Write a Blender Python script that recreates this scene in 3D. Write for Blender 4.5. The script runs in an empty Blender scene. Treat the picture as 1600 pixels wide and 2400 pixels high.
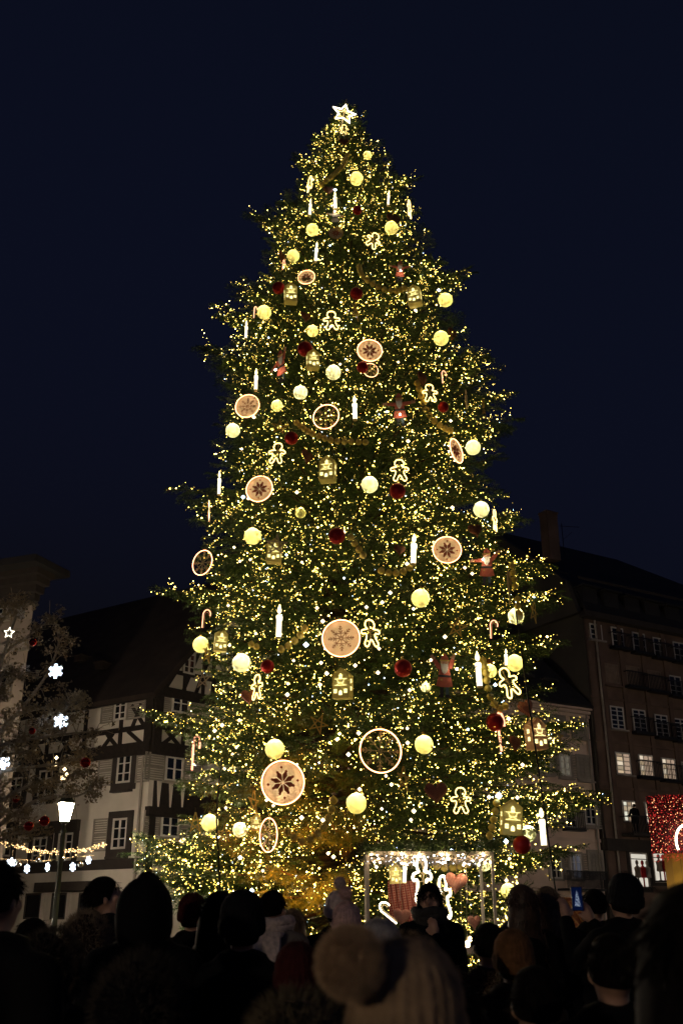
import bpy, bmesh, math, random
import numpy as np
from mathutils import Vector, Matrix
random.seed(11); rng = np.random.default_rng(11)
sc = bpy.context.scene; col = sc.collection
R = math.radians
# ---------------------------------------------------------------- camera
CAM_H, PITCH, F = 1.5, R(22.5), 2340.0          # F: focal length in pixels of the 1600 x 2400 photograph
cd = bpy.data.cameras.new('camera'); cam = bpy.data.objects.new('camera', cd); col.objects.link(cam)
cam.location = (0, 0, CAM_H); cam.rotation_euler = (R(90) + PITCH, 0, 0)
cd.sensor_fit = 'VERTICAL'; cd.sensor_height = 36; cd.sensor_width = 24; cd.lens = 36 * F / 2400
cd.clip_start = .05; cd.clip_end = 3000
cd.dof.use_dof = True; cd.dof.focus_distance = 25; cd.dof.aperture_fstop = 4.0
sc.camera = cam
LAMP_L = 1500         # radiance of the street lamp glass
FLOOD_W = 4500        # amber floodlight at the foot of the fir
# ---------------------------------------------------------------- night sky
w = bpy.data.worlds.new('World'); sc.world = w; w.use_nodes = True
wn = w.node_tree.nodes; wl = w.node_tree.links
sky = wn.new('ShaderNodeTexSky'); sky.sky_type = 'NISHITA'; sky.sun_disc = False
sky.sun_elevation = R(-4); sky.sun_rotation = R(150); sky.air_density = 1.0; sky.dust_density = .6; sky.ozone_density = 3.0
bg = wn['Background']; cg = wn.new('ShaderNodeMixRGB'); cg.blend_type = 'ADD'; cg.inputs[0].default_value = 1
cg.inputs[2].default_value = (.0034, .0046, .0062, 1)      # even glow of the city in the night air
wl.new(sky.outputs[0], cg.inputs[1]); wl.new(cg.outputs[0], bg.inputs[0]); bg.inputs[1].default_value = SKY_STRENGTH = 0.5
sc.view_settings.view_transform = 'Standard'; sc.view_settings.look = 'None'
sc.view_settings.exposure = 0; sc.view_settings.gamma = 1; sc.view_settings.use_curve_mapping = False
sc.render.engine = 'CYCLES'
cy = sc.cycles; cy.use_denoising = True; cy.max_bounces = 5; cy.diffuse_bounces = 3; cy.glossy_bounces = 2
cy.transmission_bounces = 3; cy.transparent_max_bounces = 6; cy.sample_clamp_indirect = 2.0; cy.sample_clamp_direct = 0
cy.caustics_reflective = False; cy.caustics_refractive = False; cy.use_light_tree = True
sc.render.film_transparent = False
# ---------------------------------------------------------------- helpers
def P(px, py, Y):
    """World point seen at photo pixel (px, py) at forward distance Y."""
    x = (px - 800) / F; u = (1200 - py) / F
    d = Vector((x, math.cos(PITCH) - u * math.sin(PITCH), math.sin(PITCH) + u * math.cos(PITCH)))
    return Vector((0, 0, CAM_H)) + d * (Y / d.y)
def ray(px, py):
    x = (px - 800) / F; u = (1200 - py) / F
    return Vector((x, math.cos(PITCH) - u * math.sin(PITCH), math.sin(PITCH) + u * math.cos(PITCH))).normalized()
def mpp(p):
    """Metres per photo pixel at world point p."""
    q = Vector(p) - Vector((0, 0, CAM_H))
    return (q.y * math.cos(PITCH) + q.z * math.sin(PITCH)) / F

def mat(name, color, rough=.6, metal=0, noise=0, nscale=8, bump=0, emit=None, es=0, spec=.5, detail=4, color2=None, sheen=0):
    m = bpy.data.materials.new(name); m.use_nodes = True
    nt = m.node_tree; b = nt.nodes['Principled BSDF']
    b.inputs['Base Color'].default_value = (*color, 1); b.inputs['Roughness'].default_value = rough
    b.inputs['Metallic'].default_value = metal; b.inputs['Specular IOR Level'].default_value = spec
    if sheen: b.inputs['Sheen Weight'].default_value = sheen
    if noise or bump or color2:
        tc = nt.nodes.new('ShaderNodeTexCoord'); n = nt.nodes.new('ShaderNodeTexNoise')
        n.inputs['Scale'].default_value = nscale; n.inputs['Detail'].default_value = detail
        nt.links.new(tc.outputs['Object'], n.inputs['Vector'])
        if noise or color2:
            cr = nt.nodes.new('ShaderNodeValToRGB')
            c2 = color2 if color2 else tuple(min(1, c * (1 + noise)) for c in color)
            c1 = tuple(c * (1 - noise) for c in color)
            cr.color_ramp.elements[0].position = .3; cr.color_ramp.elements[1].position = .7
            cr.color_ramp.elements[0].color = (*c1, 1); cr.color_ramp.elements[1].color = (*c2, 1)
            nt.links.new(n.outputs[0], cr.inputs[0]); nt.links.new(cr.outputs[0], b.inputs['Base Color'])
        if bump:
            bp = nt.nodes.new('ShaderNodeBump'); bp.inputs['Strength'].default_value = bump; bp.inputs['Distance'].default_value = .02
            nt.links.new(n.outputs[0], bp.inputs['Height']); nt.links.new(bp.outputs[0], b.inputs['Normal'])
    if emit:
        b.inputs['Emission Color'].default_value = (*emit, 1); b.inputs['Emission Strength'].default_value = es
    return m
def glow(name, color, s):
    m = bpy.data.materials.new(name); m.use_nodes = True; nt = m.node_tree
    nt.nodes.remove(nt.nodes['Principled BSDF']); e = nt.nodes.new('ShaderNodeEmission')
    e.inputs[0].default_value = (*color, 1); e.inputs[1].default_value = s
    nt.links.new(e.outputs[0], nt.nodes['Material Output'].inputs[0]); return m

class MB:
    """Collects shapes; build() links them as ONE mesh object."""
    def __init__(s): s.v = []; s.f = []
    def add(s, v, f):
        o = len(s.v); s.v += [tuple(q) for q in v]; s.f += [tuple(i + o for i in q) for q in f]; return s
    def box(s, c, d, rz=0, M=None):
        x, y, z = d[0] / 2, d[1] / 2, d[2] / 2
        vs = [Vector(q) for q in ((-x,-y,-z),(x,-y,-z),(x,y,-z),(-x,y,-z),(-x,-y,z),(x,-y,z),(x,y,z),(-x,y,z))]
        m = Matrix.Translation(c) @ (M if M else Matrix.Rotation(rz, 4, 'Z'))
        return s.add([m @ q for q in vs], [(0,3,2,1),(4,5,6,7),(0,1,5,4),(1,2,6,5),(2,3,7,6),(3,0,4,7)])
    def bar(s, a, b, w, d, n=(0, -1, 0)):
        """Bar from a to b, width w across, depth d along normal n."""
        a = Vector(a); b = Vector(b); t = (b - a).normalized(); n = Vector(n); sd = t.cross(n).normalized() * (w / 2); n = sd.cross(t).normalized() * (d / 2)
        vs = [a - sd - n, a + sd - n, a + sd + n, a - sd + n, b - sd - n, b + sd - n, b + sd + n, b - sd + n]
        return s.add(vs, [(0,3,2,1),(4,5,6,7),(0,1,5,4),(1,2,6,5),(2,3,7,6),(3,0,4,7)])
    def tube(s, pts, r, k=6, closed=False, cap=True):
        pts = [Vector(p) for p in pts]; n = len(pts); rs = r if hasattr(r, '__len__') else [r] * n
        vs = []; up = None
        for i, p in enumerate(pts):
            if closed: t = pts[(i + 1) % n] - pts[i - 1]
            else: t = pts[min(i + 1, n - 1)] - pts[max(i - 1, 0)]
            t = t.normalized() if t.length > 1e-9 else Vector((0, 0, 1))
            if up is None: up = t.orthogonal().normalized()
            up = (up - t * up.dot(t)); up = up.normalized() if up.length > 1e-6 else t.orthogonal().normalized()
            b = t.cross(up)
            for j in range(k):
                a = 2 * math.pi * j / k; vs.append(p + (up * math.cos(a) + b * math.sin(a)) * rs[i])
        fs = []
        for i in range(n if closed else n - 1):
            for j in range(k):
                i2 = (i + 1) % n; fs.append((i*k + j, i*k + (j+1) % k, i2*k + (j+1) % k, i2*k + j))
        if cap and not closed: fs += [tuple(range(k))[::-1], tuple((n-1)*k + j for j in range(k))]
        return s.add(vs, fs)
    def lathe(s, prof, k=20, c=(0, 0, 0), M=None):
        """prof: [(r, z)] bottom to top."""
        vs = []; fs = []; n = len(prof); m = Matrix.Translation(c) @ (M or Matrix())
        for r, z in prof:
            for j in range(k):
                a = 2 * math.pi * j / k; vs.append(m @ Vector((r * math.cos(a), r * math.sin(a), z)))
        for i in range(n - 1):
            for j in range(k): fs.append((i*k + j, i*k + (j+1) % k, (i+1)*k + (j+1) % k, (i+1)*k + j))
        fs += [tuple(range(k))[::-1], tuple((n-1)*k + j for j in range(k))]
        return s.add(vs, fs)
    def sphere(s, c, r, u=16, v=10, M=None):
        sx = r if hasattr(r, '__len__') else (r, r, r); vs = []; fs = []; m = Matrix.Translation(c) @ (M or Matrix())
        for i in range(v + 1):
            t = math.pi * (i + .02 * (i == 0) - .02 * (i == v)) / v
            for j in range(u):
                a = 2 * math.pi * j / u; vs.append(m @ Vector((sx[0]*math.sin(t)*math.cos(a), sx[1]*math.sin(t)*math.sin(a), -sx[2]*math.cos(t))))
        for i in range(v):
            for j in range(u): fs.append((i*u + j, i*u + (j+1) % u, (i+1)*u + (j+1) % u, (i+1)*u + j))
        fs += [tuple(range(u))[::-1], tuple(v*u + j for j in range(u))]
        return s.add(vs, fs)
    def prism(s, poly, d, M=None):
        """poly [(x,z)] extruded +-d/2 along y."""
        M = M or Matrix(); n = len(poly)
        vs = [M @ Vector((x, -d/2, z)) for x, z in poly] + [M @ Vector((x, d/2, z)) for x, z in poly]
        fs = [tuple(range(n)), tuple(range(2*n - 1, n - 1, -1))] + [(i, i + n, (i+1) % n + n, (i+1) % n) for i in range(n)]
        return s.add(vs, fs)
    def mesh(s, name, smooth=False):
        me = bpy.data.meshes.new(name); me.from_pydata(s.v, [], s.f); me.update()
        bm = bmesh.new(); bm.from_mesh(me); bmesh.ops.recalc_face_normals(bm, faces=bm.faces); bm.to_mesh(me); bm.free()
        if smooth: me.polygons.foreach_set('use_smooth', [True] * len(me.polygons))
        return me
    def build(s, name, m, parent=None, smooth=False):
        return obj(name, s.mesh(name, smooth), m, parent)
def obj(name, me, m=None, parent=None, M=None):
    if m is not None and not len(me.materials): me.materials.append(m)
    o = bpy.data.objects.new(name, me); col.objects.link(o); o.parent = parent
    if M is not None: o.matrix_local = M
    return o
def npmesh(name, V, Fc, m, parent=None, smooth=False):
    """V (n,3), Fc (k,3|4) numpy arrays -> one object."""
    me = bpy.data.meshes.new(name); V = np.asarray(V, np.float32); Fc = np.asarray(Fc, np.int32); k = Fc.shape[1]
    me.vertices.add(len(V)); me.vertices.foreach_set('co', V.ravel())
    me.loops.add(Fc.size); me.loops.foreach_set('vertex_index', Fc.ravel())
    me.polygons.add(len(Fc)); me.polygons.foreach_set('loop_start', np.arange(0, Fc.size, k, dtype=np.int32))
    if smooth: me.polygons.foreach_set('use_smooth', np.ones(len(Fc), bool))
    me.update(calc_edges=True); me.validate()
    return obj(name, me, m, parent)
def tag(o, label, cat=None, group=None, kind=None):
    if label: o['label'] = label
    if cat: o['category'] = cat
    if group: o['group'] = group
    if kind: o['kind'] = kind
    return o
def thing(name, label, cat, loc=(0, 0, 0), rot=(0, 0, 0), group=None):
    o = bpy.data.objects.new(name, None); col.objects.link(o); o.location = loc; o.rotation_euler = rot
    o.empty_display_size = .1
    return tag(o, label, cat, group)
def part(name, me, m, parent, M=None): return obj(name, me, m, parent, M)
def leaf_mesh(bases, dirs, lens, wids, name, m, parent=None, curl=0):
    """Many thin blades as one mesh: base point, direction, length, width."""
    n = len(bases); dirs = dirs / np.linalg.norm(dirs, axis=1, keepdims=True)
    rv = rng.normal(size=(n, 3)); sd = np.cross(dirs, rv); sd /= np.linalg.norm(sd, axis=1, keepdims=True) + 1e-9
    V = np.empty((n, 3, 3)); V[:, 0] = bases - sd * wids[:, None] / 2; V[:, 1] = bases + sd * wids[:, None] / 2; V[:, 2] = bases + dirs * lens[:, None]
    return npmesh(name, V.reshape(-1, 3), np.arange(n * 3).reshape(-1, 3), m, parent)
def crom(pts, per=6, closed=False):
    out = []; n = len(pts); P_ = [Vector(p) for p in pts]
    for i in range(n if closed else n - 1):
        a, b, c, d = (P_[(i + k) % n] if closed else P_[min(max(i + k, 0), n - 1)] for k in (-1, 0, 1, 2))
        for j in range(per):
            t = j / per; out.append(.5 * ((2*b) + (c - a)*t + (2*a - 5*b + 4*c - d)*t*t + (3*b - a - 3*c + d)*t**3))
    if not closed: out.append(P_[-1])
    return out
MESH = {}
def cm(key, fn, m, smooth=False):
    """Cached mesh with its material, shared between copies."""
    k = (key, m.name)
    if k not in MESH:
        b = MB(); fn(b); MESH[k] = b.mesh(key, smooth); MESH[k].materials.append(m)
    return MESH[k]
# ---------------------------------------------------------------- the great fir
from mathutils import noise as mnoise
TD = 28.0
SIL = [(243,806,806),(265,781,832),(327,752,867),(378,712,888),(408,722,925),(450,719,940),(490,690,962),(520,640,978),(571,610,982),
       (612,622,1005),(643,612,1030),(673,590,1025),(714,575,1068),(735,560,1070),(775,556,1080),(816,512,1105),(847,505,1112),(918,520,1145),(980,512,1165),
       (1020,503,1172),(1071,497,1172),(1122,483,1160),(1173,462,1175),(1214,460,1190),(1265,452,1185),(1316,448,1225),(1378,430,1255),(1428,440,1268),
       (1500,436,1276),(1551,436,1262),(1602,440,1236),(1663,405,1300),(1735,404,1300),(1806,408,1290),(1867,414,1335),(1908,405,1330),(1990,362,1312),
       (2041,358,1290),(2102,380,1292),(2150,395,1280)]
AX = P(806, 230, TD).x
zs = np.array([P(806, y, TD).z for y, a, b in SIL][::-1])
rls = np.array([max(.05, (AX - P(a, y, TD).x) * .975) for y, a, b in SIL][::-1]); rrs = np.array([max(.05, P(b, y, TD).x - AX) for y, a, b in SIL][::-1])
ZTOP = zs[-1]; ZBOT = .7
def crown_r(z, phi):
    l = np.interp(z, zs, rls); r = np.interp(z, zs, rrs); c = .5 + .5 * np.cos(phi)
    return l + (r - l) * c
def surf(px, py, off=0.0):
    """Where the camera ray through a pixel meets the crown, moved off metres towards the camera."""
    d = ray(px, py); o = Vector((0, 0, CAM_H)); t = 18.0; best = None
    while t < 60:
        p = o + d * t; rr = math.hypot(p.x - AX, p.y - TD)
        g = rr - float(crown_r(p.z, math.atan2(p.y - TD, p.x - AX))) * .97
        if best is None or g < best[0]: best = (g, t)
        if g < 0: break
        t += .06
    return o + d * (best[1] - off)

m_needle = mat('fir_needles', (.060, .110, .026), rough=.5, noise=.45, nscale=1.7, detail=6)
m_bark = mat('fir_bark', (.07, .045, .03), rough=.9, noise=.4, nscale=9, bump=.5)
fir = thing('fir_tree', 'towering decorated fir tree covered in warm fairy lights', 'tree', (AX, TD, 0))
tk = MB(); tk.tube([(0, 0, -.05), (0, 0, 3), (0, 0, 12), (0, 0, ZTOP - .3)], [.42, .38, .26, .03], 14); tk.build('trunk', m_bark, fir, True)

# one spray: twigs with needles, unit length along +X, flat in XY
def spray_template(n_side, nn, seed):
    g = np.random.default_rng(seed); B = []; D = []; L = []; W = []
    def twig(a, b, n):
        a = np.array(a); b = np.array(b); t = b - a; tl = np.linalg.norm(t); t = t / tl
        for i in range(n):
            s = (i + g.random()) / n; sd = np.cross(t, g.normal(size=3)); sd /= np.linalg.norm(sd)
            B.append(a + (b - a) * s); D.append(t * .75 + sd * .75); L.append(.10 + .07 * g.random()); W.append(.024 + .016 * g.random())
        B.append(a); D.append(t); L.append(tl); W.append(.02)
    twig((0, 0, 0), (1, 0, -.05), nn * 2)
    for i in range(n_side):
        x = .08 + .84 * i / n_side
        for sgn in (-1, 1):
            l = (.5 * (1 - x) + .16) * (.8 + .4 * g.random()); x2 = x + .04 * g.random()
            twig((x2, 0, 0), (x2 + l * .75, sgn * l * .7, -.06 - .14 * g.random()), nn)
    return np.array(B), np.array(D), np.array(L), np.array(W)
templates = [spray_template(5, 9, k) for k in range(5)]
tip_n = set(); boughs = []      # (path points (n,3) local to fir, length)
def bough(z, phi, r, kind=None):
    up = np.interp(z / ZTOP, [0, .35, .75, 1], [-.10, -.02, .28, .9])
    n = 7; s = np.linspace(0, 1, n)
    rad = r * s
    zz = z + r * up * (s - 1) + .10 * r * (s ** 3 - s) * (1.4 if z < 10 else .5)
    wob = rng.normal(0, .03) * r * s ** 2
    x = np.cos(phi) * rad - np.sin(phi) * wob; y = np.sin(phi) * rad + np.cos(phi) * wob
    boughs.append((np.stack([x, y, zz], 1), r))
z = ZBOT; tier = 0
while z < ZTOP - .15:
    rm = float(crown_r(z, 0) + crown_r(z, math.pi)) / 2
    n = max(4, int(2 * math.pi * rm / np.interp(z, [0, 20, ZTOP], [1.25, .9, .45])))
    ph0 = rng.random() * 6.28
    for i in range(n):
        phi = ph0 + 2 * math.pi * (i + rng.uniform(-.3, .3)) / n
        lump = mnoise.noise(Vector((math.cos(phi) * 2.0, math.sin(phi) * 2.0, z * .45))) * .22
        r = float(crown_r(z, phi)) * min(1.03, rng.uniform(.78, .96) + lump * 1.0)
        bough(z + rng.uniform(-.25, .25), phi, max(.15, r))
    z += np.interp(z, [0, 20, ZTOP], [.74, .58, .32])
for (px, py) in [(1373,1868),(1348,1850),(1085,641),(1025,606),(1128,818),(1168,928),(1190,998),(1285,1402),(1287,1508),(1325,1690),(1318,1985),(1200,1205),(955,420),(888,395),
                 (522,733),(480,816),(566,668),(604,505),(668,477),(700,372),(404,1377),(345,1998),(378,1668),(345,1960),(360,2040),(440,1160),(1265,1330),(1300,1740),(742,322),(1205,1210),(1220,1330)]:
    p = P(px, py, TD + rng.uniform(-1.2, .4)); dx, dy = p.x - AX, p.y - TD
    for k in range(4): bough(p.z - k * .11, math.atan2(dy, dx) + rng.normal(0, .05), math.hypot(dx, dy) * (1.02 - .05 * k)); tip_n.add(len(boughs) - 1)
sb, sd_, sl, sw = [], [], [], []; led_p = []; led_w = []
bt = MB()
for bi, (path, r) in enumerate(boughs):
    n = len(path); bt.tube([Vector(q) for q in path], [max(.012, .035 * r ** .5 * (1 - i / (n - .6))) for i in range(n)], 4, cap=False)
    cnt = max(5, int(r * 4.6)); s0 = .30 if r > 1.2 else .05
    for j in range(cnt + 1):
        s = s0 + (1 - s0) * (j + rng.uniform(-.3, .3)) / cnt; s = min(max(s, 0), 1)
        q = s * (n - 1); i = min(int(q), n - 2); base = path[i] + (path[i + 1] - path[i]) * (q - i)
        t = path[i + 1] - path[i]; t = t / np.linalg.norm(t)
        side = np.cross(t, [0, 0, 1]); side /= np.linalg.norm(side) + 1e-9
        sgn = 1 if j % 2 else -1
        ang = R(rng.uniform(30, 62)) if j < cnt else 0
        ax = t * math.cos(ang) + side * sgn * math.sin(ang) + np.array([0, 0, rng.uniform(-.45, .12)])
        ax /= np.linalg.norm(ax); yv = np.cross([0, 0, 1], ax); yv /= np.linalg.norm(yv) + 1e-9; zv = np.cross(ax, yv)
        roll = rng.normal(0, .5); yv, zv = yv * math.cos(roll) + zv * math.sin(roll), zv * math.cos(roll) - yv * math.sin(roll)
        L = (rng.uniform(.55, .95) * (1.05 - .45 * s)) * np.interp(r, [.2, 2, 6], [.5, .85, 1.15])
        M3 = np.stack([ax, yv, zv], 0) * L
        B, D, Ln, W = templates[rng.integers(5)]
        sb.append(B @ M3 + base); sd_.append(D @ M3); sl.append(Ln * L * 1.0); sw.append(W * max(.6, L))
        tip = base + ax * L                                     # bulbs sit on strings laid along the sprays
        nzv = mnoise.noise(Vector(tip) * .75) + .6 * mnoise.noise(Vector(tip) * 2.1 + Vector((7, 3, 1)))
        if s > .3 and rng.random() < np.clip(np.interp(tip[2], [0, 18, 26, ZTOP], [.46, .32, .43, .8]) * (1 + 2.4 * nzv), .6 if bi in tip_n and s > .5 else .14 if s > .8 else .02, 1):
            nb = int(4 + 5 * L); u0 = rng.uniform(0, .2); amp = rng.normal(0, .14) * L; fr = rng.uniform(2, 5)
            sdir = ax + rng.normal(0, .42, 3) * [1, 1, 1.35]; sdir /= np.linalg.norm(sdir)
            for k in range(nb):
                u = u0 + (1.05 - u0) * k / nb
                led_p.append(base + sdir * L * u + yv * (amp * math.sin(fr * u) + rng.normal(0, .05)) + zv * (.05 * math.sin(fr * 2 * u) + rng.normal(.02, .05))); led_w.append(s)
bt.build('branches', m_bark, fir)
sl = np.concatenate(sl); crown = leaf_mesh(np.concatenate(sb), np.concatenate(sd_), sl, np.concatenate(sw), 'crown', m_needle, fir)
led_p = np.array(led_p); led_w = np.array(led_w)
print('TREE boughs', len(boughs), 'needles', len(sl), 'leds', len(led_p), 'ztop', ZTOP, 'AX', AX)
# fairy lights: thousands of small bulbs, too many to count
def bulbs(name, pts, rad, m, parent, label=None):
    n = len(pts); O = np.array([(1,0,0),(-1,0,0),(0,1,0),(0,-1,0),(0,0,1),(0,0,-1)], float); Fo = np.array([(0,2,4),(2,1,4),(1,3,4),(3,0,4),(2,0,5),(1,2,5),(3,1,5),(0,3,5)])
    V = pts[:, None, :] + O[None] * rad[:, None, None]; Fc = Fo[None] + (np.arange(n) * 6)[:, None, None]
    o = npmesh(name, V.reshape(-1, 3), Fc.reshape(-1, 3), m, parent); o['kind'] = 'stuff'
    return o
m_led = [glow('led_warm_bright', (1, .72, .17), 28), glow('led_warm', (1, .70, .12), 13), glow('led_warm_soft', (1, .67, .10), 6), glow('led_cold', (.5, .7, 1), 14)]
keep = np.ones(len(led_p), bool)
u = rng.random(len(led_p)); cls = np.where(u < .22, 0, np.where(u < .55, 1, np.where(u < .978, 2, 3)))
fl = thing('fairy_lights', 'warm white fairy lights strung all over the fir tree', 'lights', (AX, TD, 0)); fl['kind'] = 'stuff'
for k, nm in enumerate(('bright_bulbs', 'warm_bulbs', 'soft_bulbs', 'cold_bulbs')):
    s = (cls == k) & keep; n = s.sum()
    rad = (.0065 + .011 * rng.random(n) ** 2.4) * (1.25, 1, .85, 1.1)[k] + np.where(rng.random(n) < .025, .016, 0)
    bulbs(nm, led_p[s], rad, m_led[k], fl)
# ---------------------------------------------------------------- ornaments on the fir
def translucent(name, color, mixv=.6, rough=.5, mottled=0):
    m = bpy.data.materials.new(name); m.use_nodes = True; nt = m.node_tree; b = nt.nodes['Principled BSDF']
    b.inputs['Base Color'].default_value = (*color, 1); b.inputs['Roughness'].default_value = rough
    t = nt.nodes.new('ShaderNodeBsdfTranslucent'); t.inputs[0].default_value = (*color, 1); x = nt.nodes.new('ShaderNodeMixShader'); x.inputs[0].default_value = mixv
    if mottled:
        tc = nt.nodes.new('ShaderNodeTexCoord'); n = nt.nodes.new('ShaderNodeTexNoise'); n.inputs['Scale'].default_value = 2.6; n.inputs['Detail'].default_value = 5
        r = nt.nodes.new('ShaderNodeValToRGB'); r.color_ramp.elements[0].color = (*[c * (1 - mottled) for c in color], 1); r.color_ramp.elements[1].color = (*color, 1)
        r.color_ramp.elements[0].position = .35; r.color_ramp.elements[1].position = .6
        nt.links.new(tc.outputs['Object'], n.inputs[0]); nt.links.new(n.outputs[0], r.inputs[0]); nt.links.new(r.outputs[0], t.inputs[0])
    nt.links.new(b.outputs[0], x.inputs[1]); nt.links.new(t.outputs[0], x.inputs[2]); nt.links.new(x.outputs[0], nt.nodes['Material Output'].inputs[0])
    return m
def plaid(name, base, line, sc_=5.0, rot=0, dark=None):
    m = mat(name, base, rough=.9, bump=.2, nscale=60); nt = m.node_tree; b = nt.nodes['Principled BSDF']; tc = nt.nodes.new('ShaderNodeTexCoord')
    mp = nt.nodes.new('ShaderNodeMapping'); mp.inputs['Rotation'].default_value = (0, rot, 0); nt.links.new(tc.outputs['Object'], mp.inputs[0]); prev = None
    for ax, k, c in (('X', 1, line), ('Z', 1, line), ('X', .5, dark or tuple(q * .5 for q in base))):
        wv = nt.nodes.new('ShaderNodeTexWave'); wv.wave_type = 'BANDS'; wv.bands_direction = ax; wv.inputs['Scale'].default_value = sc_ * k
        nt.links.new(mp.outputs[0], wv.inputs[0]); r = nt.nodes.new('ShaderNodeValToRGB'); r.color_ramp.interpolation = 'CONSTANT'
        r.color_ramp.elements[0].color = (0, 0, 0, 1); r.color_ramp.elements[1].color = (.75, .75, .75, 1); r.color_ramp.elements[1].position = .80 if k == 1 else .6
        nt.links.new(wv.outputs[0], r.inputs[0]); mx = nt.nodes.new('ShaderNodeMixRGB'); nt.links.new(r.outputs[0], mx.inputs[0])
        if prev: nt.links.new(prev.outputs[0], mx.inputs[1])
        else: mx.inputs[1].default_value = (*base, 1)
        mx.inputs[2].default_value = (*c, 1); prev = mx
    nt.links.new(prev.outputs[0], b.inputs['Base Color']); return m
m_globe = translucent('globe_shell', (.94, .84, .34), .75, .35, .2); m_globe_pale = translucent('globe_shell_pale', (.92, .92, .62), .75, .35, .22)
m_bulb = glow('globe_bulb', (1, .86, .50), 260); m_gold = mat('gold_cap', (.75, .52, .16), .3, 1); m_cord = mat('cord', (.16, .12, .06), .9)
m_red = mat('red_satin', (.42, .012, .014), .38, .55, noise=.15, nscale=3); m_red2 = mat('red_mirror', (.5, .01, .012), .12, .8)
m_bead = mat('gold_bead', (.92, .66, .14), .25, 0, noise=.2, nscale=6)
m_neon_ring = glow('neon_pink', (1, .46, .21), 7); m_neon = glow('neon_warm', (1, .70, .22), 4.2); m_neon_cane = glow('neon_cane', (1, .40, .22), 2.6); m_neon_white = glow('neon_white', (1, .86, .62), 7)
m_cane_off = mat('cane_tube', (.55, .40, .18), .4); m_wire = mat('wire_frame', (.62, .50, .26), .5, .1)
m_linen = translucent('linen', (.88, .72, .50), .45, .9, .12); m_linen_dim = mat('linen_unlit', (.62, .50, .30), .9, noise=.12, nscale=5)
m_stitch = mat('red_thread', (.45, .12, .06), .9, noise=.3, nscale=30); m_stitch2 = mat('brown_thread', (.46, .22, .11), .9)
m_wood = mat('hoop_wood', (.42, .24, .11), .6); m_straw = mat('straw', (.62, .42, .10), .7, noise=.25, nscale=12); m_straw_pale = mat('pale_wood', (.62, .48, .32), .7, noise=.25, nscale=12)
m_wax = glow('candle_panel', (1, .86, .55), 2.6); m_flame = glow('flame', (1, .80, .34), 5); m_wax_off = mat('candle_edge', (.85, .68, .34), .6)
m_house = translucent('card_house', (.86, .76, .32), .4, .8); m_house_win = glow('card_window', (1, .88, .36), 2.4); m_house_bulb = glow('house_bulb', (1, .84, .4), 30)
m_house_pink = translucent('card_house_pink', (.80, .55, .36), .35, .8)
m_heart = plaid('plaid_heart', (.34, .07, .045), (.55, .32, .20), 6.0, .5); m_heart_dark = plaid('plaid_heart_brown', (.20, .055, .025), (.38, .2, .09), 6.5, .3); m_heart_lit = plaid('plaid_heart_lit', (.68, .20, .15), (.85, .66, .55), 5.0, .3)  # last plaid is a brighter copy, light on the frame's hearts put into its colour
m_coat = mat('red_coat', (.60, .15, .09), .8, noise=.2, nscale=4); m_skin_card = mat('painted_skin', (.70, .38, .24), .8); m_beard = mat('white_beard', (.78, .72, .62), .9, noise=.15, nscale=9); m_boot = mat('dark_trousers', (.05, .05, .06), .8); m_trim = mat('gold_trim', (.7, .45, .12), .6); m_blue_card = mat('blue_trousers', (.10, .16, .19), .8)

m_back = glow('hoop_back_fill', (1, .68, .40), 62)  # bulbs added behind the linen so the discs glow evenly
m_spot = glow('figure_lamp_and_fill', (1, .80, .52), 75)
def hang(name, label, cat, px, py, size_px, yaw=0, roll=0, off=.45, group=None, Y=None):
    p = surf(px, py, off) if Y is None else P(px, py, Y); s = size_px * mpp(p)
    o = thing(name, label, cat, p, (R(random.uniform(-4, 4)), R(roll + random.uniform(-4, 4)), R(yaw + random.uniform(-9, 9))), group); o.scale = (s, s, s); return o

def _globe(b): b.sphere((0, 0, 0), 1, 24, 16)
def _cap(b): b.lathe([(.16, .96), (.17, 1.0), (.17, 1.12), (.1, 1.15)], 12); b.tube([(.09*math.sin(a), 0, 1.24 - .09*math.cos(a)) for a in np.linspace(0, 6.28, 9)], .025, 4)
def _gbulb(b): b.sphere((0, -.12, .60), .13, 8, 6)
def _hook(b): b.tube([(0, 0, 1.28), (.02, .1, 1.8), (0, .6, 2.2)], .02, 4)
def globe(px, py, r, label, off=.45, pale=False):
    o = hang('globe_lantern', label, 'globe lantern', px, py, r, off=off, group='glowing globes on the fir')
    part('globe', cm('globe', _globe, m_globe_pale if pale else m_globe, True), None, o); part('cap', cm('cap', _cap, m_gold), None, o)
    part('bulb', cm('bulb', _gbulb, m_bulb), None, o); part('hanging_cord', cm('hanging_cord', _hook, m_cord), None, o); return o
def bauble(px, py, r, label, off=.4, m=None, Y=None, grp='red baubles on the fir'):
    o = hang('red_bauble', label, 'bauble', px, py, r, off=off, group=grp, Y=Y)
    part('ball', cm('ball', _globe, m or m_red, True), None, o); part('cap', cm('cap', _cap, m_gold), None, o); part('hanging_cord', cm('hanging_cord', _hook, m_cord), None, o); return o
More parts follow.
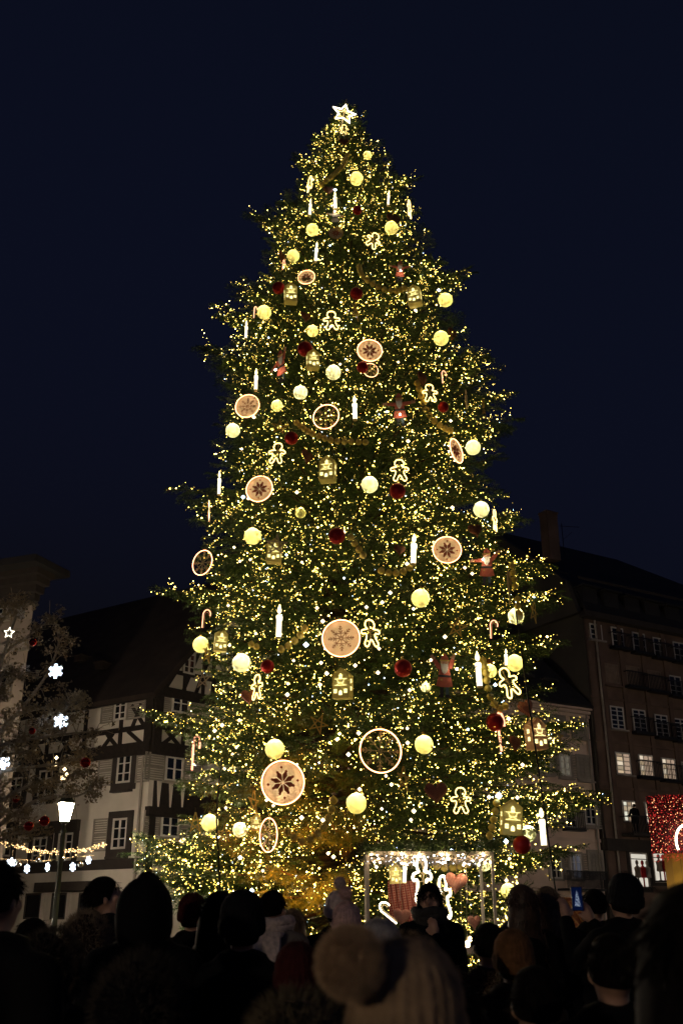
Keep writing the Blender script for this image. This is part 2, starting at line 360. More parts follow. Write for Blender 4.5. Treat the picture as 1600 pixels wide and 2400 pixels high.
# -- embroidery hoops, unit radius, facing -Y
def _ring(b): b.tube([(math.cos(a), -.04, math.sin(a)) for a in np.linspace(0, 2*math.pi, 48, endpoint=False)], .027, 6, True)
def _ring_back(b):
    for x, z in [(0, 0)] + [pol(.42, R(60*k + 18)) for k in range(6)] + [pol(.78, R(36*k)) for k in range(10)]: b.sphere((x, .24, z), .03, 6, 5)
def _frame(b):
    n = 40
    for r0, r1, y0, y1 in ((.955, 1.03, 0, .07),):
        vs = []; fs = []
        for i in range(n):
            a = 2*math.pi*i/n
            for r, y in ((r0, y0), (r1, y0), (r1, y1), (r0, y1)): vs.append((r*math.cos(a), y, r*math.sin(a)))
        for i in range(n):
            for k in range(4): fs.append((i*4 + k, i*4 + (k+1) % 4, ((i+1) % n)*4 + (k+1) % 4, ((i+1) % n)*4 + k))
        b.add(vs, fs)
    b.box((0, .035, 1.06), (.14, .1, .1))
def _disc(b): b.add([(.97*math.cos(a), .03, .97*math.sin(a)) for a in np.linspace(0, 2*math.pi, 40, endpoint=False)], [tuple(range(40))])     # one layer of stretched cloth
def pol(r, a): return (r*math.cos(a), r*math.sin(a))
def _star8(b):
    T = Matrix.Translation((0, .005, 0))
    for k in range(8):
        a = R(22.5 + 45*k); h = R(19)
        for j in range(4):            # stitched bands across each petal
            b.prism([pol(.07 + .135*j, a), pol(.07 + .135*j + .06, a - h*(.9 if 0 < j < 3 else .45)), pol(.07 + .135*(j + 1) - .012, a), pol(.07 + .135*j + .06, a + h*(.9 if 0 < j < 3 else .45))], .03, T)
        b.prism([pol(.05, a), pol(.36, a - h*1.02), pol(.62, a), pol(.36, a + h*1.02)], .022, T)
    for k in range(4):
        c, s = pol(.70, R(90*k)); b.prism([(c + .07, s), (c, s + .07), (c - .07, s), (c, s - .07)], .022, T)
def flake(b, arms, rad, w, y, double=False):
    for k in range(arms):
        a = 2*math.pi*k/arms + math.pi/2; e = Vector((math.cos(a), 0, math.sin(a)))
        b.bar(Vector((0, y, 0)) + e*.04, Vector((0, y, 0)) + e*rad, w, w)
        for s, l in ((.45, .24), (.68, .20), (.86, .12)):
            for sg in (-1, 1):
                a2 = a + sg*R(45); f = Vector((math.cos(a2), 0, math.sin(a2))); q = Vector((0, y, 0)) + e*rad*s; b.bar(q, q + f*rad*l, w, w*.9)
def _flake_wire(b): flake(b, 8, .90, .042, .02)
def _flake_stitch(b):
    flake(b, 8, .70, .030, .005)
    for k in range(4):
        for sg in (-1, 1):
            a = Vector((sg*.28, .005, -.28)); M = Matrix.Rotation(R(90*k), 4, 'Y'); b.bar(M @ Vector((.28, .005, -.28)), M @ Vector((.28, .005, .28)), .028, .02)
    b.tube([(.1*math.cos(a), .004, .1*math.sin(a)) for a in np.linspace(0, 6.28, 12, endpoint=False)], .018, 4, True)
def hoop(px, py, r, label, kind='star', yaw=0, roll=0, off=.5, lit=True):
    o = hang('embroidery_hoop', label, 'hoop ornament', px, py, r, yaw, roll, off, group='embroidery hoops on the fir')
    if lit: part('neon_ring', cm('neon_ring', _ring, m_neon_ring, True), None, o)
    if lit and kind != 'open': part('added_back_light', cm('added_back_light', _ring_back, m_back), None, o)
    part('hoop_frame', cm('hoop_frame', _frame, m_wood), None, o)
    if kind != 'open': part('linen', cm('linen', _disc, m_linen if lit else m_linen_dim), None, o)
    if kind == 'star': part('embroidered_star', cm('embroidered_star', _star8, m_stitch), None, o)
    elif kind == 'flake': part('embroidered_snowflake', cm('embroidered_snowflake', _flake_stitch, m_stitch2), None, o)
    else: part('wire_snowflake', cm('wire_snowflake', _flake_wire, m_wire), None, o)
    return o
# -- gingerbread man outline, half height 1
GB = [(0, 1.0), (.27, .92), (.40, .64), (.33, .42), (.24, .32), (.42, .28), (.68, .22), (.78, .06), (.66, -.06), (.44, -.02), (.36, -.14), (.40, -.40), (.58, -.80), (.44, -1.0), (.26, -.92), (.10, -.56), (0, -.50)]
GB = GB + [(-x, z) for x, z in GB[-2:0:-1]]
def _ginger(b): b.tube(crom([(x, 0, z) for x, z in GB], 3, True), .052, 6, True)
def _gframe(b):
    b.tube(crom([(x*.97, .08, z*.97) for x, z in GB], 2, True), .022, 4, True); b.bar((0, .08, -.5), (0, .08, 1), .03, .03); b.bar((-.36, .08, -.1), (.36, .08, -.1), .03, .03)
def _gheart(b): b.tube(crom([(.15*x, .03, .12 + .15*z) for x, z in ((0, -1), (.8, .1), (.75, .8), (.3, .9), (0, .5), (-.3, .9), (-.75, .8), (-.8, .1))], 2, True), .02, 4, True)
def _tail(b): b.tube([(0, .08, -.5), (.05, .06, -1.3), (.12, .05, -1.9)], .018, 4)
def ginger(px, py, h, label, yaw=0, roll=0, off=.5, m=None, Y=None):
    o = hang('gingerbread_light', label, 'neon ornament', px, py, h/2, yaw, roll, off, group='gingerbread man outlines', Y=Y)
    part('neon_outline', cm('neon_outline', _ginger, m or m_neon, True), None, o); part('wire_frame', cm('wire_frame', _gframe, m_wire), None, o)
    part('wire_heart', cm('wire_heart', _gheart, m_wire), None, o); part('cable', cm('cable', _tail, m_cord), None, o); return o
# -- candle, half height 1
def _cbody(b): b.lathe([(.14, -1), (.155, -.98), (.15, .2), (.15, .28)], 14)
def _cdrip(b):
    b.lathe([(.16, .16), (.185, .2), (.18, .30), (.12, .35)], 14)
    for a, l in ((0.4, .22), (2.6, .12), (4.4, .28)): b.tube([(.165*math.cos(a), .165*math.sin(a), .26), (.175*math.cos(a), .175*math.sin(a), .26 - l)], [.045, .03], 6)
def _cbase(b): b.lathe([(.165, -1.06), (.165, -.985)], 14)
def _wick(b): b.tube([(0, 0, .34), (.01, 0, .46)], .02, 4)
def _flame(b): b.lathe([(.02, .42), (.10, .50), (.13, .60), (.10, .74), (.05, .90), (.01, 1.0)], 12)
def candle(px, py, h, label, yaw=0, roll=0, off=.5, lit=True, Y=None, slim=1):
    o = hang('candle_light', label, 'candle ornament', px, py, h/2, yaw, roll, off, group='candle lights on the fir', Y=Y); o.scale.x *= slim
    part('candle_body', cm('candle_body', _cbody, m_wax if lit else m_wax_off, True), None, o); part('drip', cm('drip', _cdrip, m_wax if lit else m_wax_off, True), None, o)
    part('base', cm('base', _cbase, m_wax_off), None, o); part('wick', cm('wick', _wick, m_cord), None, o); part('flame', cm('flame', _flame, m_flame if lit else m_wax_off, True), None, o); return o
# -- card house lantern, half width 1, wall height 2.1
def _hwalls(b):
    for y in (-.72, .72): b.add([(-1, y, -1.75), (1, y, -1.75), (1, y, .9), (0, y, 1.65), (-1, y, .9)], [(0, 1, 2, 3, 4)])      # folded card, one layer
    for s in (-1, 1): b.add([(s, -.72, -1.75), (s, .72, -1.75), (s, .72, .9), (s, -.72, .9)], [(0, 1, 2, 3)])
    b.add([(-1, -.72, -1.75), (1, -.72, -1.75), (1, .72, -1.75), (-1, .72, -1.75)], [(0, 1, 2, 3)])
def _hroof(b):
    for s in (-1, 1): b.bar((s*1.05, 0, .88), (0, 0, 1.70), 1.54, .04, Vector((-s*.75, 0, -1)))
def _hpane(b): b.box((0, 0, 0), (.17, .02, .20))
def _hdoor(b): b.prism([(-.20, 0), (.20, 0), (.20, .34), (.12, .48), (0, .54), (-.12, .48), (-.20, .34)], .02)
def _hslots(b):
    for a, c in (((-.75, .42), (.75, .42)), ((-.75, -.30), (.75, -.30)), ((-.45, .36), (-.28, .02)), ((.45, .36), (.28, .02)), ((-.4, .02), (-.12, .02)), ((.4, .02), (.12, .02)), ((0, .06), (0, -.12)), ((-.1, -.06), (-.45, -.24)), ((.1, -.06), (.45, -.24))):
        b.bar((a[0], -.745, a[1]), (c[0], -.745, c[1]), .045, .014)
    b.prism([(0, .84), (.1, .97), (.06, 1.05), (0, 1.0), (-.06, 1.05), (-.1, .97)], .014, Matrix.Translation((0, -.745, 0)))
def _hmull(b): b.box((0, -.012, 0), (.035, .02, .42)); b.box((0, -.012, 0), (.36, .018, .03))
def _hbulb(b): b.sphere((0, 0, .1), .15, 8, 6)
def house(px, py, w_, label, yaw=0, roll=0, off=.5, pink=False, Y=None):
    o = hang('house_lantern', label, 'house lantern', px, py, w_/2, yaw, roll, off, group='card house lanterns', Y=Y)
    mh = m_house_pink if pink else m_house
    part('walls', cm('walls', _hwalls, mh), None, o); part('roof', cm('roof', _hroof, mh), None, o); part('bulb', cm('house_bulb', _hbulb, m_house_bulb), None, o)
    part('cut_out_timbers', cm('cut_out_timbers', _hslots, m_house_win), None, o)
    for wx, wz in ((0, .66), (-.62, -.95), (.62, -.95)):
        wn_ = part('window', cm('window_bars', _hmull, mh), None, o, Matrix.Translation((wx, -.75, wz)))
        for a in (-.1, .1):
            for c in (-.12, .12): part('pane', cm('pane', _hpane, m_house_win), None, wn_, Matrix.Translation((a, 0, c)))
    part('door', cm('door', _hdoor, m_house_win), None, o, Matrix.Translation((0, -.745, -1.40)))
    for s in (-1, 1):
        for wz in (.25, -.6):
            wn_ = part('window', cm('window_bars', _hmull, mh), None, o, Matrix.Translation((s*1.0 + s*.012, 0, wz)) @ Matrix.Rotation(R(90*s), 4, 'Z'))
            for a in (-.1, .1):
                for c in (-.12, .12): part('pane', cm('pane', _hpane, m_house_win), None, wn_, Matrix.Translation((a, 0, c)))
    return o
# -- stuffed plaid heart, half width 1
def heart_poly(n=30):
    out = []
    for i in range(n):
        t = 2*math.pi*i/n; out.append((math.sin(t)**3, (13*math.cos(t) - 5*math.cos(2*t) - 2*math.cos(3*t) - math.cos(4*t))/16))
    return out
def _heart(b):
    hp = heart_poly(); n = len(hp); vs = []; fs = []; rings = [(1, 0), (.93, .13), (.78, .22), (.5, .30), (.2, .33)]
    for sg in (-1, 1):
        o = len(vs)
        for s, y in rings: vs += [(x*s, sg*y, z*s) for x, z in hp]
        for i in range(len(rings) - 1):
            for j in range(n): fs.append((o + i*n + j, o + i*n + (j+1) % n, o + (i+1)*n + (j+1) % n, o + (i+1)*n + j))
        fs.append(tuple(o + (len(rings)-1)*n + j for j in range(n)))
    b.add(vs, fs)
def _hloop(b): b.tube([(-.03, 0, .3), (-.03, .02, 1.5), (.03, .02, 1.5), (.03, 0, .3)], .02, 4)
def heart(px, py, w_, label, m=None, yaw=0, roll=0, off=.4, Y=None, grp='plaid fabric hearts'):
    o = hang('fabric_heart', label, 'heart ornament', px, py, w_/2, yaw, roll, off, group=grp, Y=Y)
    part('cushion', cm('cushion', _heart, m or m_heart, True), None, o); part('loop', cm('loop', _hloop, m_cord), None, o); return o
# -- straw star, radius 1
def stick(k):
    a = Vector(pol(1.0, R(90 + 144*k))); c = Vector(pol(1.0, R(90 + 144*(k + 1)))); d = (c - a).normalized()*.1
    return lambda b: b.bar((a.x - d.x, -.03*k + .06, a.y - d.y), (c.x + d.x, -.03*k*.8 + .03, c.y + d.y), .13, .05)
def straw(px, py, r, label, yaw=0, roll=0, off=.4, m=None):
    o = hang('straw_star', label, 'star ornament', px, py, r, yaw, roll, off, group='straw stars on the fir')
    for k in range(5): part('stick', cm('stick%d' % k, stick(k), m or m_straw), None, o)
    part('loop', cm('star_loop', lambda b: b.tube([(0, .03, 1), (.03, .1, 1.6)], .02, 4), m_cord), None, o)
    return o
# -- candy cane outline, half height 1
def _cane(b): b.tube(crom([(.42, 0, .30), (.44, 0, .62), (.22, 0, .95), (-.1, 0, .95), (-.32, 0, .62), (-.34, 0, .2), (-.34, 0, -1)], 5), .06, 6)
def _cane2(b): b.tube(crom([(.22, .08, .34), (.24, .08, .55), (.12, .08, .72), (-.04, .08, .72), (-.14, .08, .55), (-.16, .08, .2), (-.16, .08, -1)], 4), .03, 5)
def cane(px, py, h, label, yaw=0, roll=0, off=.4, lit=True):
    o = hang('candy_cane_light', label, 'cane ornament', px, py, h/2, yaw, roll, off, group='candy cane outlines')
    part('neon_outline', cm('cane_outline', _cane, m_neon_cane if lit else m_cane_off, True), None, o); part('wire_frame', cm('cane_frame', _cane2, m_wire), None, o); return o
# -- jointed card figure in a red coat, half height 1
def jack(px, py, h, label, arms=(60, -20), yaw=0, roll=0, off=.5, m=None, lit=None):
    o = hang('jumping_jack', label, 'figure ornament', px, py, h/2, yaw, roll, off, group='jointed card figures')
    pr = lambda b, pts, y, t=.03: b.prism(pts, t, Matrix.Translation((0, y, 0)))
    part('coat', cm('coat', lambda b: pr(b, [(-.24, .42), (.24, .42), (.27, 0), (.38, -.48), (.13, -.53), (-.13, -.53), (-.38, -.48), (-.27, 0)], 0), m or m_coat), None, o)
    part('belt', cm('belt', lambda b: pr(b, [(-.28, -.08), (.28, -.08), (.29, .01), (-.29, .01)], -.03), m_boot), None, o)
    part('head', cm('head', lambda b: (pr(b, [pol(.19, R(30*k)) for k in range(12)], -.01), b.sphere((0, -.04, -.02), .035, 8, 6), b.sphere((-.07, -.03, .05), .02, 6, 5), b.sphere((.07, -.03, .05), .02, 6, 5)), m_skin_card), None, o, Matrix.Translation((0, 0, .58)))
    part('beard', cm('beard', lambda b: pr(b, [(-.17, .54), (-.06, .50), (0, .53), (.06, .50), (.17, .54), (.15, .26), (.07, .10), (-.02, .05), (-.10, .14), (-.16, .28)], -.04), m_beard), None, o)
    part('cap', cm('jack_cap', lambda b: pr(b, [(-.20, .66), (.20, .66), (.17, .80), (.06, .98), (-.04, .98), (-.16, .80)], -.025), m or m_coat), None, o)
    part('cap_band', cm('cap_band', lambda b: pr(b, [(-.215, .635), (.215, .635), (.215, .70), (-.215, .70)], -.05), m_trim), None, o)
    for k, (s, a) in enumerate(zip((-1, 1), arms)):
        M = Matrix.Translation((s*.22, .01, .34)) @ Matrix.Rotation(-s*R(a), 4, 'Y')
        ar = part('arm', cm('arm%d' % k, lambda b, s=s: b.prism([(0, .1), (s*.42, .08), (s*.44, -.09), (0, -.12)], .03, Matrix.Translation((0, -.03, 0))), m or m_coat), None, o, M)
        part('hand', cm('hand%d' % k, lambda b, s=s: (b.prism([(s*.44, .06), (s*.56, .07), (s*.60, 0), (s*.55, -.07), (s*.44, -.06)], .03, Matrix.Translation((0, -.03, 0))), [b.bar((s*.56, -.03, z), (s*.68, -.03, z*1.3), .03, .025) for z in (-.05, -.015, .02, .05)], b.bar((s*.47, -.03, .05), (s*.53, -.03, .13), .03, .025)), m_skin_card), None, ar)
    for s in (-1, 1):
        lg = part('leg', cm('leg%d' % s, lambda b, s=s: b.prism([(s*.03, -.45), (s*.21, -.45), (s*.19, -.90), (s*.06, -.90)], .03, Matrix.Translation((0, .02, 0))), m_blue_card if s > 0 else m_boot), None, o)
        part('boot', cm('boot%d' % s, lambda b, s=s: b.prism([(s*.05, -.86), (s*.20, -.86), (s*.30, -.95), (s*.28, -1), (s*.05, -1)], .04, Matrix.Translation((0, .0, 0))), m_boot), None, lg)
    part('star_patch', cm('star_patch', lambda b: pr(b, [pol(.07 if k % 2 == 0 else .03, R(90 + 36*k)) for k in range(10)], -.025), m_trim), None, o, Matrix.Translation((-.14, 0, -.2)))
    if lit: part('lamp', cm('jack_lamp_and_fill', lambda b: b.sphere((0, 0, 0), .05, 10, 8), m_spot), None, o, Matrix.Translation((lit[0], -.34, lit[1])))  # the dazzling lamp by the head is real, others added to brighten the figures
    return o
# -- bead garland along photo points
def beads(pts, r, label, off=.3, Y=None):
    Q = crom([(surf(x, y, off) if Y is None else P(x, y, Y)) for x, y in pts], 12); rr = r * mpp(Q[0])
    o = thing('bead_garland', label, 'garland', Q[0]); o['group'] = 'golden bead garlands'; O = Vector(Q[0])
    MBd = cm('bead', lambda b: (b.sphere((0, 0, 0), 1, 12, 8), b.lathe([(.2, .95), (.22, 1.08)], 8)), m_bead, True)
    k = MB(); k.tube([q - O for q in Q], .012, 4); k.build('string', m_cord, o)
    d = 0; last = Q[0]; nxt = 0
    for a, c in zip(Q, Q[1:]):
        L = (c - a).length; t = nxt
        while t <= L:
            p = a + (c - a)*(t/L); part('bead', MBd, None, o, Matrix.Translation(p - O) @ Matrix.Rotation(random.random()*.5, 4, 'X') @ Matrix.Scale(rr, 4)); t += rr*2.12
        nxt = t - L
    return o

# treetop star
o = hang('treetop_star', 'glowing neon star crowning the very top of the fir', 'star', 806, 266, 29, 8, 8, off=.5)
def _tstar(b): b.tube([(x, 0, z) for x, z in [pol(1.0 if k % 2 == 0 else .46, R(90 + 36*k)) for k in range(10)]], .06, 6, True)
part('neon_outline', cm('top_outline', _tstar, m_neon_white, True), None, o)
part('inner_outline', cm('top_inner', lambda b: b.tube([(x, .12, z) for x, z in [pol(.62 if k % 2 == 0 else .3, R(90 + 36*k)) for k in range(10)]], .035, 5, True), m_neon), None, o)
part('spike', cm('spike', lambda b: b.tube([(0, .1, .6), (0, .1, 1.75)], [.05, .02], 6), m_wire), None, o)
part('pole', cm('pole', lambda b: b.tube([(0, .2, -2.6), (0, .15, .6)], .06, 6), m_wire), None, o)

globe(861,364,10,'small globe lantern half hidden in needles right below the treetop')
globe(835,419,16,'yellow globe lantern highest fully visible globe under the treetop')
globe(732,539,15,'yellow globe lantern crossed by a twig, left of the small red-star disc')
globe(917,534,16,'yellow globe lantern peeking out below a brown plaid heart near the top')
globe(687,600,15,'globe lantern veiled by twigs above the small red neon hoop',off=.1)
globe(1043,703,17,'yellow globe lantern on the right upper edge beside a blue-white light')
globe(619,732,17,'yellow globe lantern on the upper left edge of the fir')
globe(1033,793,18,'yellow globe lantern with a brown plaid heart behind its right side')
globe(732,776,14,'globe lantern nearly buried in needles left of the upper gingerbread man',off=-.1)
globe(781,873,18,'pale globe lantern with dark twigs across it, below the upper gingerbread man',pale=True)
globe(704,920,17,'globe lantern veiled by twigs left of the open snowflake hoop',off=.05,pale=True)
globe(649,951,14,'small globe lantern behind twigs right of the snowflake disc',off=.1)
globe(546,1009,17,'pale globe lantern on the left edge below the snowflake disc',pale=True)
globe(1108,1049,18,'pale globe lantern right of the tilted red-star hoop',pale=True)
globe(866,1136,20,'pale globe lantern in the middle, left of a red bauble',pale=True)
globe(1127,1194,19,'pale globe lantern on the right edge above the edge-on gingerbread outline',pale=True)
globe(704,1202,13,'globe lantern almost hidden in needles left of centre',off=-.1)
globe(592,1257,20,'yellow globe lantern left of the card house crossed by a straw star')
globe(985,1402,22,'large yellow globe lantern under the candle and bead garland')
globe(1208,1444,19,'pale globe lantern behind a bead strand on the right edge',pale=True)
globe(471,1511,19,'yellow globe lantern left of a card house on the lower left edge')
globe(566,1554,22,'large whitish globe lantern below left of the big candle',pale=True)
globe(1205,1554,20,'yellow globe lantern above the tilted gingerbread man on the right')
globe(1148,1573,16,'globe lantern half covered by the bead strand right of a candle',off=.2)
globe(997,1611,12,'small globe lantern deep in needles left of the red-coated figure',off=0,pale=True)
globe(644,1756,23,'large yellow globe lantern above the big star disc')
globe(993,1745,22,'yellow globe lantern with needles over its right side, right of the big open hoop')
globe(835,1883,24,'largest yellow globe lantern, low centre right of the bead swag')
globe(492,1929,20,'yellow globe lantern low on the left edge beside straw stars')
globe(562,1945,17,'greenish pale globe lantern half behind needles low on the left',off=.2,pale=True)
globe(1237,1954,19,'pale globe lantern behind the lowest red bauble on the right',off=.3,pale=True)
globe(1190,2089,18,'lowest yellow globe lantern just above the women with long hair')
for x, y, r, l in [(837,493,11,'dim red bauble near the top left of the dark heart'),(653,675,15,'red bauble touching a card house on the upper left'),(835,688,15,'dull red bauble half hidden below the small bead swag'),
    (715,818,18,'bright red bauble above left of the twig-crossed globe'),(849,861,14,'dark red bauble hidden under the star disc'),(1038,954,13,'small red bauble below right of the small gingerbread man'),
    (683,1027,16,'red bauble under the left end of the bead swag'),(931,1151,19,'red bauble hanging right below a gingerbread man'),(789,1256,20,'red bauble in the centre at the start of a bead strand'),
    (627,1562,16,'shadowed red bauble right of the whitish globe'),(944,1566,21,'dark red bauble with needles over its top, left of the red-coated figure'),(1159,1693,21,'large red bauble on the right beside a neon cane'),(1222,1980,21,'large red bauble lowest on the right of the fir')]:
    bauble(x, y, r, l)
hoop(787,546,17,'small unlit disc with a red star near the top','star',0,10,lit=False); hoop(718,650,20,'small neon hoop with dark star above the red bauble, upper left','star',-5)
hoop(866,822,29,'neon hoop with red star in the upper middle','star',5); hoop(580,952,29,'neon hoop with brown snowflake on the left edge','flake',-15)
hoop(764,977,31,'open neon hoop with wire snowflake above the bead swag','open',-8); hoop(1068,1057,30,'narrow tilted neon hoop with red star on the right edge','star',48,-14)
hoop(608,1146,32,'neon hoop with red star on the left at mid height','star',-5); hoop(475,1319,30,'open neon hoop seen at a slant on the left edge','open',-38,8)
hoop(1047,1289,33,'neon hoop with dark red star on the right at mid height','star',5); hoop(799,1496,44,'big neon hoop with stitched snowflake in the centre of the fir','flake',-10,-6)
hoop(891,1760,50,'big open neon hoop with wire snowflake low in the middle','open',8); hoop(663,1834,50,'biggest neon hoop with stitched red star low on the left','star',-8,-6)
hoop(491,1197,24,'neon hoop seen edge-on on the left edge of the fir','open',-80); hoop(630,1957,38,'dim open neon hoop turned sideways low on the left','open',-55); hoop(868,868,18,'neon hoop almost hidden below the upper star hoop','open',10,off=.0)
ginger(777,751,50,'gingerbread man outline highest complete one on the fir'); ginger(875,563,44,'partly hidden gingerbread outline near the top right',20,20,off=.3); ginger(1007,921,46,'small gingerbread man outline right of the red-coated dancer',8,-5)
ginger(649,1062,52,'gingerbread man outline beside a red bauble left of centre',-6,4); ginger(936,1102,54,'gingerbread man outline right above a red bauble',0,2); ginger(868,1484,64,'gingerbread man outline right of the big snowflake disc',25,-4)
ginger(602,1610,58,'narrow gingerbread outline turned sideways on the lower left',-58); ginger(1191,1599,70,'tilted gingerbread outline below a candle flame on the right',30,-22); ginger(1079,1876,58,'gingerbread man outline lowest on the fir right of a plaid heart',-4,3)
ginger(1159,1219,50,'edge-on gingerbread outline on the right edge at mid height',68,-10); ginger(959,489,42,'edge-on neon outline sticking out at the upper right edge',66,-10); ginger(726,430,40,'edge-on neon outline at the upper left near the treetop',-66)
ginger(806,303,26,'tiny neon outline right under the treetop star',10)
candle(785,470,50,'white candle with bright flame tip near the top'); candle(727,485,50,'slim candle light on the upper left near the treetop',slim=.8); candle(741,590,56,'slim candle light below the upper left globe',slim=.7)
candle(577,772,52,'slim candle light hanging at the upper left edge',slim=.7); candle(600,889,60,'candle light with twig across it above the snowflake hoop',slim=.8); candle(831,955,64,'candle light right of the open snowflake hoop')
candle(514,1131,60,'slim candle light on the left edge at mid height',slim=.7); candle(969,1286,78,'candle light above the end of a bead garland, right of centre'); candle(654,1455,80,'tall candle light alone left of the big snowflake disc')
candle(1120,1567,84,'tallest candle light beside a bead strand on the right',0,2); candle(1270,1936,88,'candle light low on the right edge of the fir',0,3); candle(1092,934,50,'unlit golden candle on the right edge',0,2,lit=False,slim=.7)
candle(910,464,44,'slim candle light on the upper right below the treetop',0,5,slim=.7); candle(1185,1540,40,'small candle flame above the tilted gingerbread man',slim=1.1)
house(681,688,29,'card house lantern beside a red bauble on the upper left',10); house(971,694,30,'card house lantern at the end of the upper bead swag',-18); house(733,843,28,'card house lantern behind a red bauble',18,off=.3); house(768,1100,36,'card house lantern in the centre below a bead swag',-14)
house(643,1292,33,'card house lantern with a straw star hanging in front'); house(518,1501,30,'card house lantern right of a globe on the lower left edge',20); house(803,1602,41,'biggest card house lantern below the big snowflake disc',-14); house(600,1927,22,'small card house lantern low on the left under a straw star',off=.3)
house(1254,1720,42,'pinkish card house lantern at the right edge',22,-4,pink=True,off=.9); house(1197,1915,46,'card house lantern half hidden in needles low on the right',5,off=.1)
heart(921,513,36,'brown plaid heart over a globe near the top',m_heart_dark,20); heart(770,445,26,'dark plaid heart in shadow near the top left',m_heart_dark); heart(806,332,24,'brown plaid heart right below the tiny neon outline',m_heart_dark); heart(1059,782,34,'brown plaid heart behind a globe on the right edge',m_heart_dark,45,off=.2)
heart(720,1070,40,'brown plaid heart turned sideways above the central card house',m_heart_dark,50); heart(989,887,40,'brown plaid heart seen from the side above the small gingerbread man',m_heart_dark,60); heart(936,1288,30,'brown plaid heart left of the candle right of centre',m_heart_dark,25)
heart(1113,1242,38,'plaid heart lying tilted near the right edge at mid height',m_heart_dark,30,-15); heart(584,1632,40,'plaid heart behind the narrow gingerbread outline',m_heart,0,off=.3); heart(1231,1658,46,'red plaid heart near the right edge below the tilted gingerbread man',m_heart,35,-18)
heart(1206,1741,40,'plaid heart left of the pinkish card house',m_heart_dark,35); heart(1021,1856,56,'large red plaid heart left of the lowest gingerbread man',m_heart,10,-8); heart(661,602,30,'dark plaid heart edge-on at the upper left',m_heart_dark,70); heart(717,742,28,'dark plaid heart in shadow left of the highest gingerbread man',m_heart_dark,30,off=.2); heart(1147,1557,34,'dark plaid heart beside the tallest candle',m_heart_dark,60,off=.2)
straw(833,730,22,'straw star seen edge-on right of the highest gingerbread man',70); straw(648,1277,24,'straw star in front of a card house',10,off=.75,m=m_straw_pale); straw(746,1697,22,'straw star left of the big open hoop',15,20); straw(1070,1471,22,'straw star right of the large central globe',-10,15); straw(475,1593,20,'pale wooden star at the left edge before the timbered house',-15,m=m_straw_pale,off=.8)
straw(486,1533,22,'thin straw star edge-on under the left globe',75); straw(1250,1436,24,'straw star dangling free at the right edge',60,10,off=.6); straw(1306,1726,18,'golden straw star dangling right of the pinkish card house',35,10,off=.8); straw(945,1827,28,'straw star below right of the big open hoop',50); straw(526,1955,19,'straw star low on the left between two globes',30)
straw(594,1882,26,'straw star above the small low card house',60); straw(1133,958,22,'straw star seen edge-on at the right edge of the fir',78); straw(654,1001,18,'straw star above the gingerbread man left of centre',20)
straw(458,1929,22,'straw star at the left of the lowest left globe',50)
cane(483,1450,44,'neon candy cane arching over the left edge globe'); cane(1156,1475,44,'neon candy cane on the right at the height of the big snowflake disc',10); cane(459,1765,80,'slim neon candy cane edge-on on the lower left edge',70); cane(1175,1715,90,'long neon candy cane beside the large red bauble',55,-4); cane(1194,1379,80,'unlit cane tube beside the bead strand on the right',70,-3,lit=False); cane(1040,884,34,'small neon cane near the upper right edge',40); cane(599,733,34,'small neon cane left of the upper left globe',60); cane(665,622,30,'small neon cane under the edge-on heart, upper left',65)
jack(937,636,60,'card figure in red coat near the top right',(10,20),lit=(0,-.2)); jack(785,510,46,'pale card figure under the bright flame tip',(20,-30),m=m_beard,lit=(0,.5)); jack(659,858,86,'narrow card figure seen from the side on the upper left',(-30,70),-55,lit=(-.1,-.3)); jack(936,960,84,'card figure with both arms spread right of the candle',(5,5),lit=(0,-.45))
jack(1140,1328,92,'card figure with dazzling lamp at its head on the right edge',(-5,50),roll=4,lit=(-.18,.28)); jack(1041,1583,104,'card figure raising both arms lower right of centre',(55,70),roll=2,lit=(.5,.25))
beads([(814,363),(805,385),(790,402),(770,420),(753,433)],6,'bead garland close under the treetop'); beads([(841,625),(848,645),(868,662),(892,675),(914,682),(938,680),(956,671)],7,'bead swag in the upper right beside a card house')
beads([(695,991),(712,1005),(731,1016),(752,1024),(774,1032),(800,1035),(838,1036),(866,1037)],7.5,'long bead swag under the open snowflake hoop'); beads([(978,898),(983,918),(990,940),(1000,965),(1018,988),(1040,1003),(1056,1009)],8,'bead strand running down beside the small gingerbread man')
beads([(822,1259),(833,1276),(844,1292),(855,1308)],8.5,'short bead strand right of the central red bauble'); beads([(893,1338),(915,1343),(936,1342),(955,1334),(970,1322)],8.5,'bead swag below the candle right of centre')
beads([(714,1473),(704,1488),(690,1502),(675,1514),(658,1522)],9,'bead strand between the tall candle and the big snowflake disc'); beads([(1198,1326),(1202,1345),(1205,1360),(1206,1378)],8,'short bead strand at the right edge by an unlit cane'); beads([(1212,1404),(1214,1430),(1216,1452)],8,'short bead strand over the right edge globe',off=.7)
beads([(1131,1548),(1138,1580),(1143,1615),(1154,1645),(1172,1662),(1187,1652)],9,'bead strand looping right of the tallest candle'); beads([(781,1876),(774,1905),(765,1928),(748,1950),(728,1966),(706,1972),(688,1962),(672,1948)],10,'lowest bead swag left of the largest globe'); beads([(1163,1882),(1158,1910),(1152,1940),(1144,1968)],9,'bead strand low on the right of the fir')
beads([(589,1510),(602,1516),(612,1512)],8,'short bit of bead garland left of the tall candle')
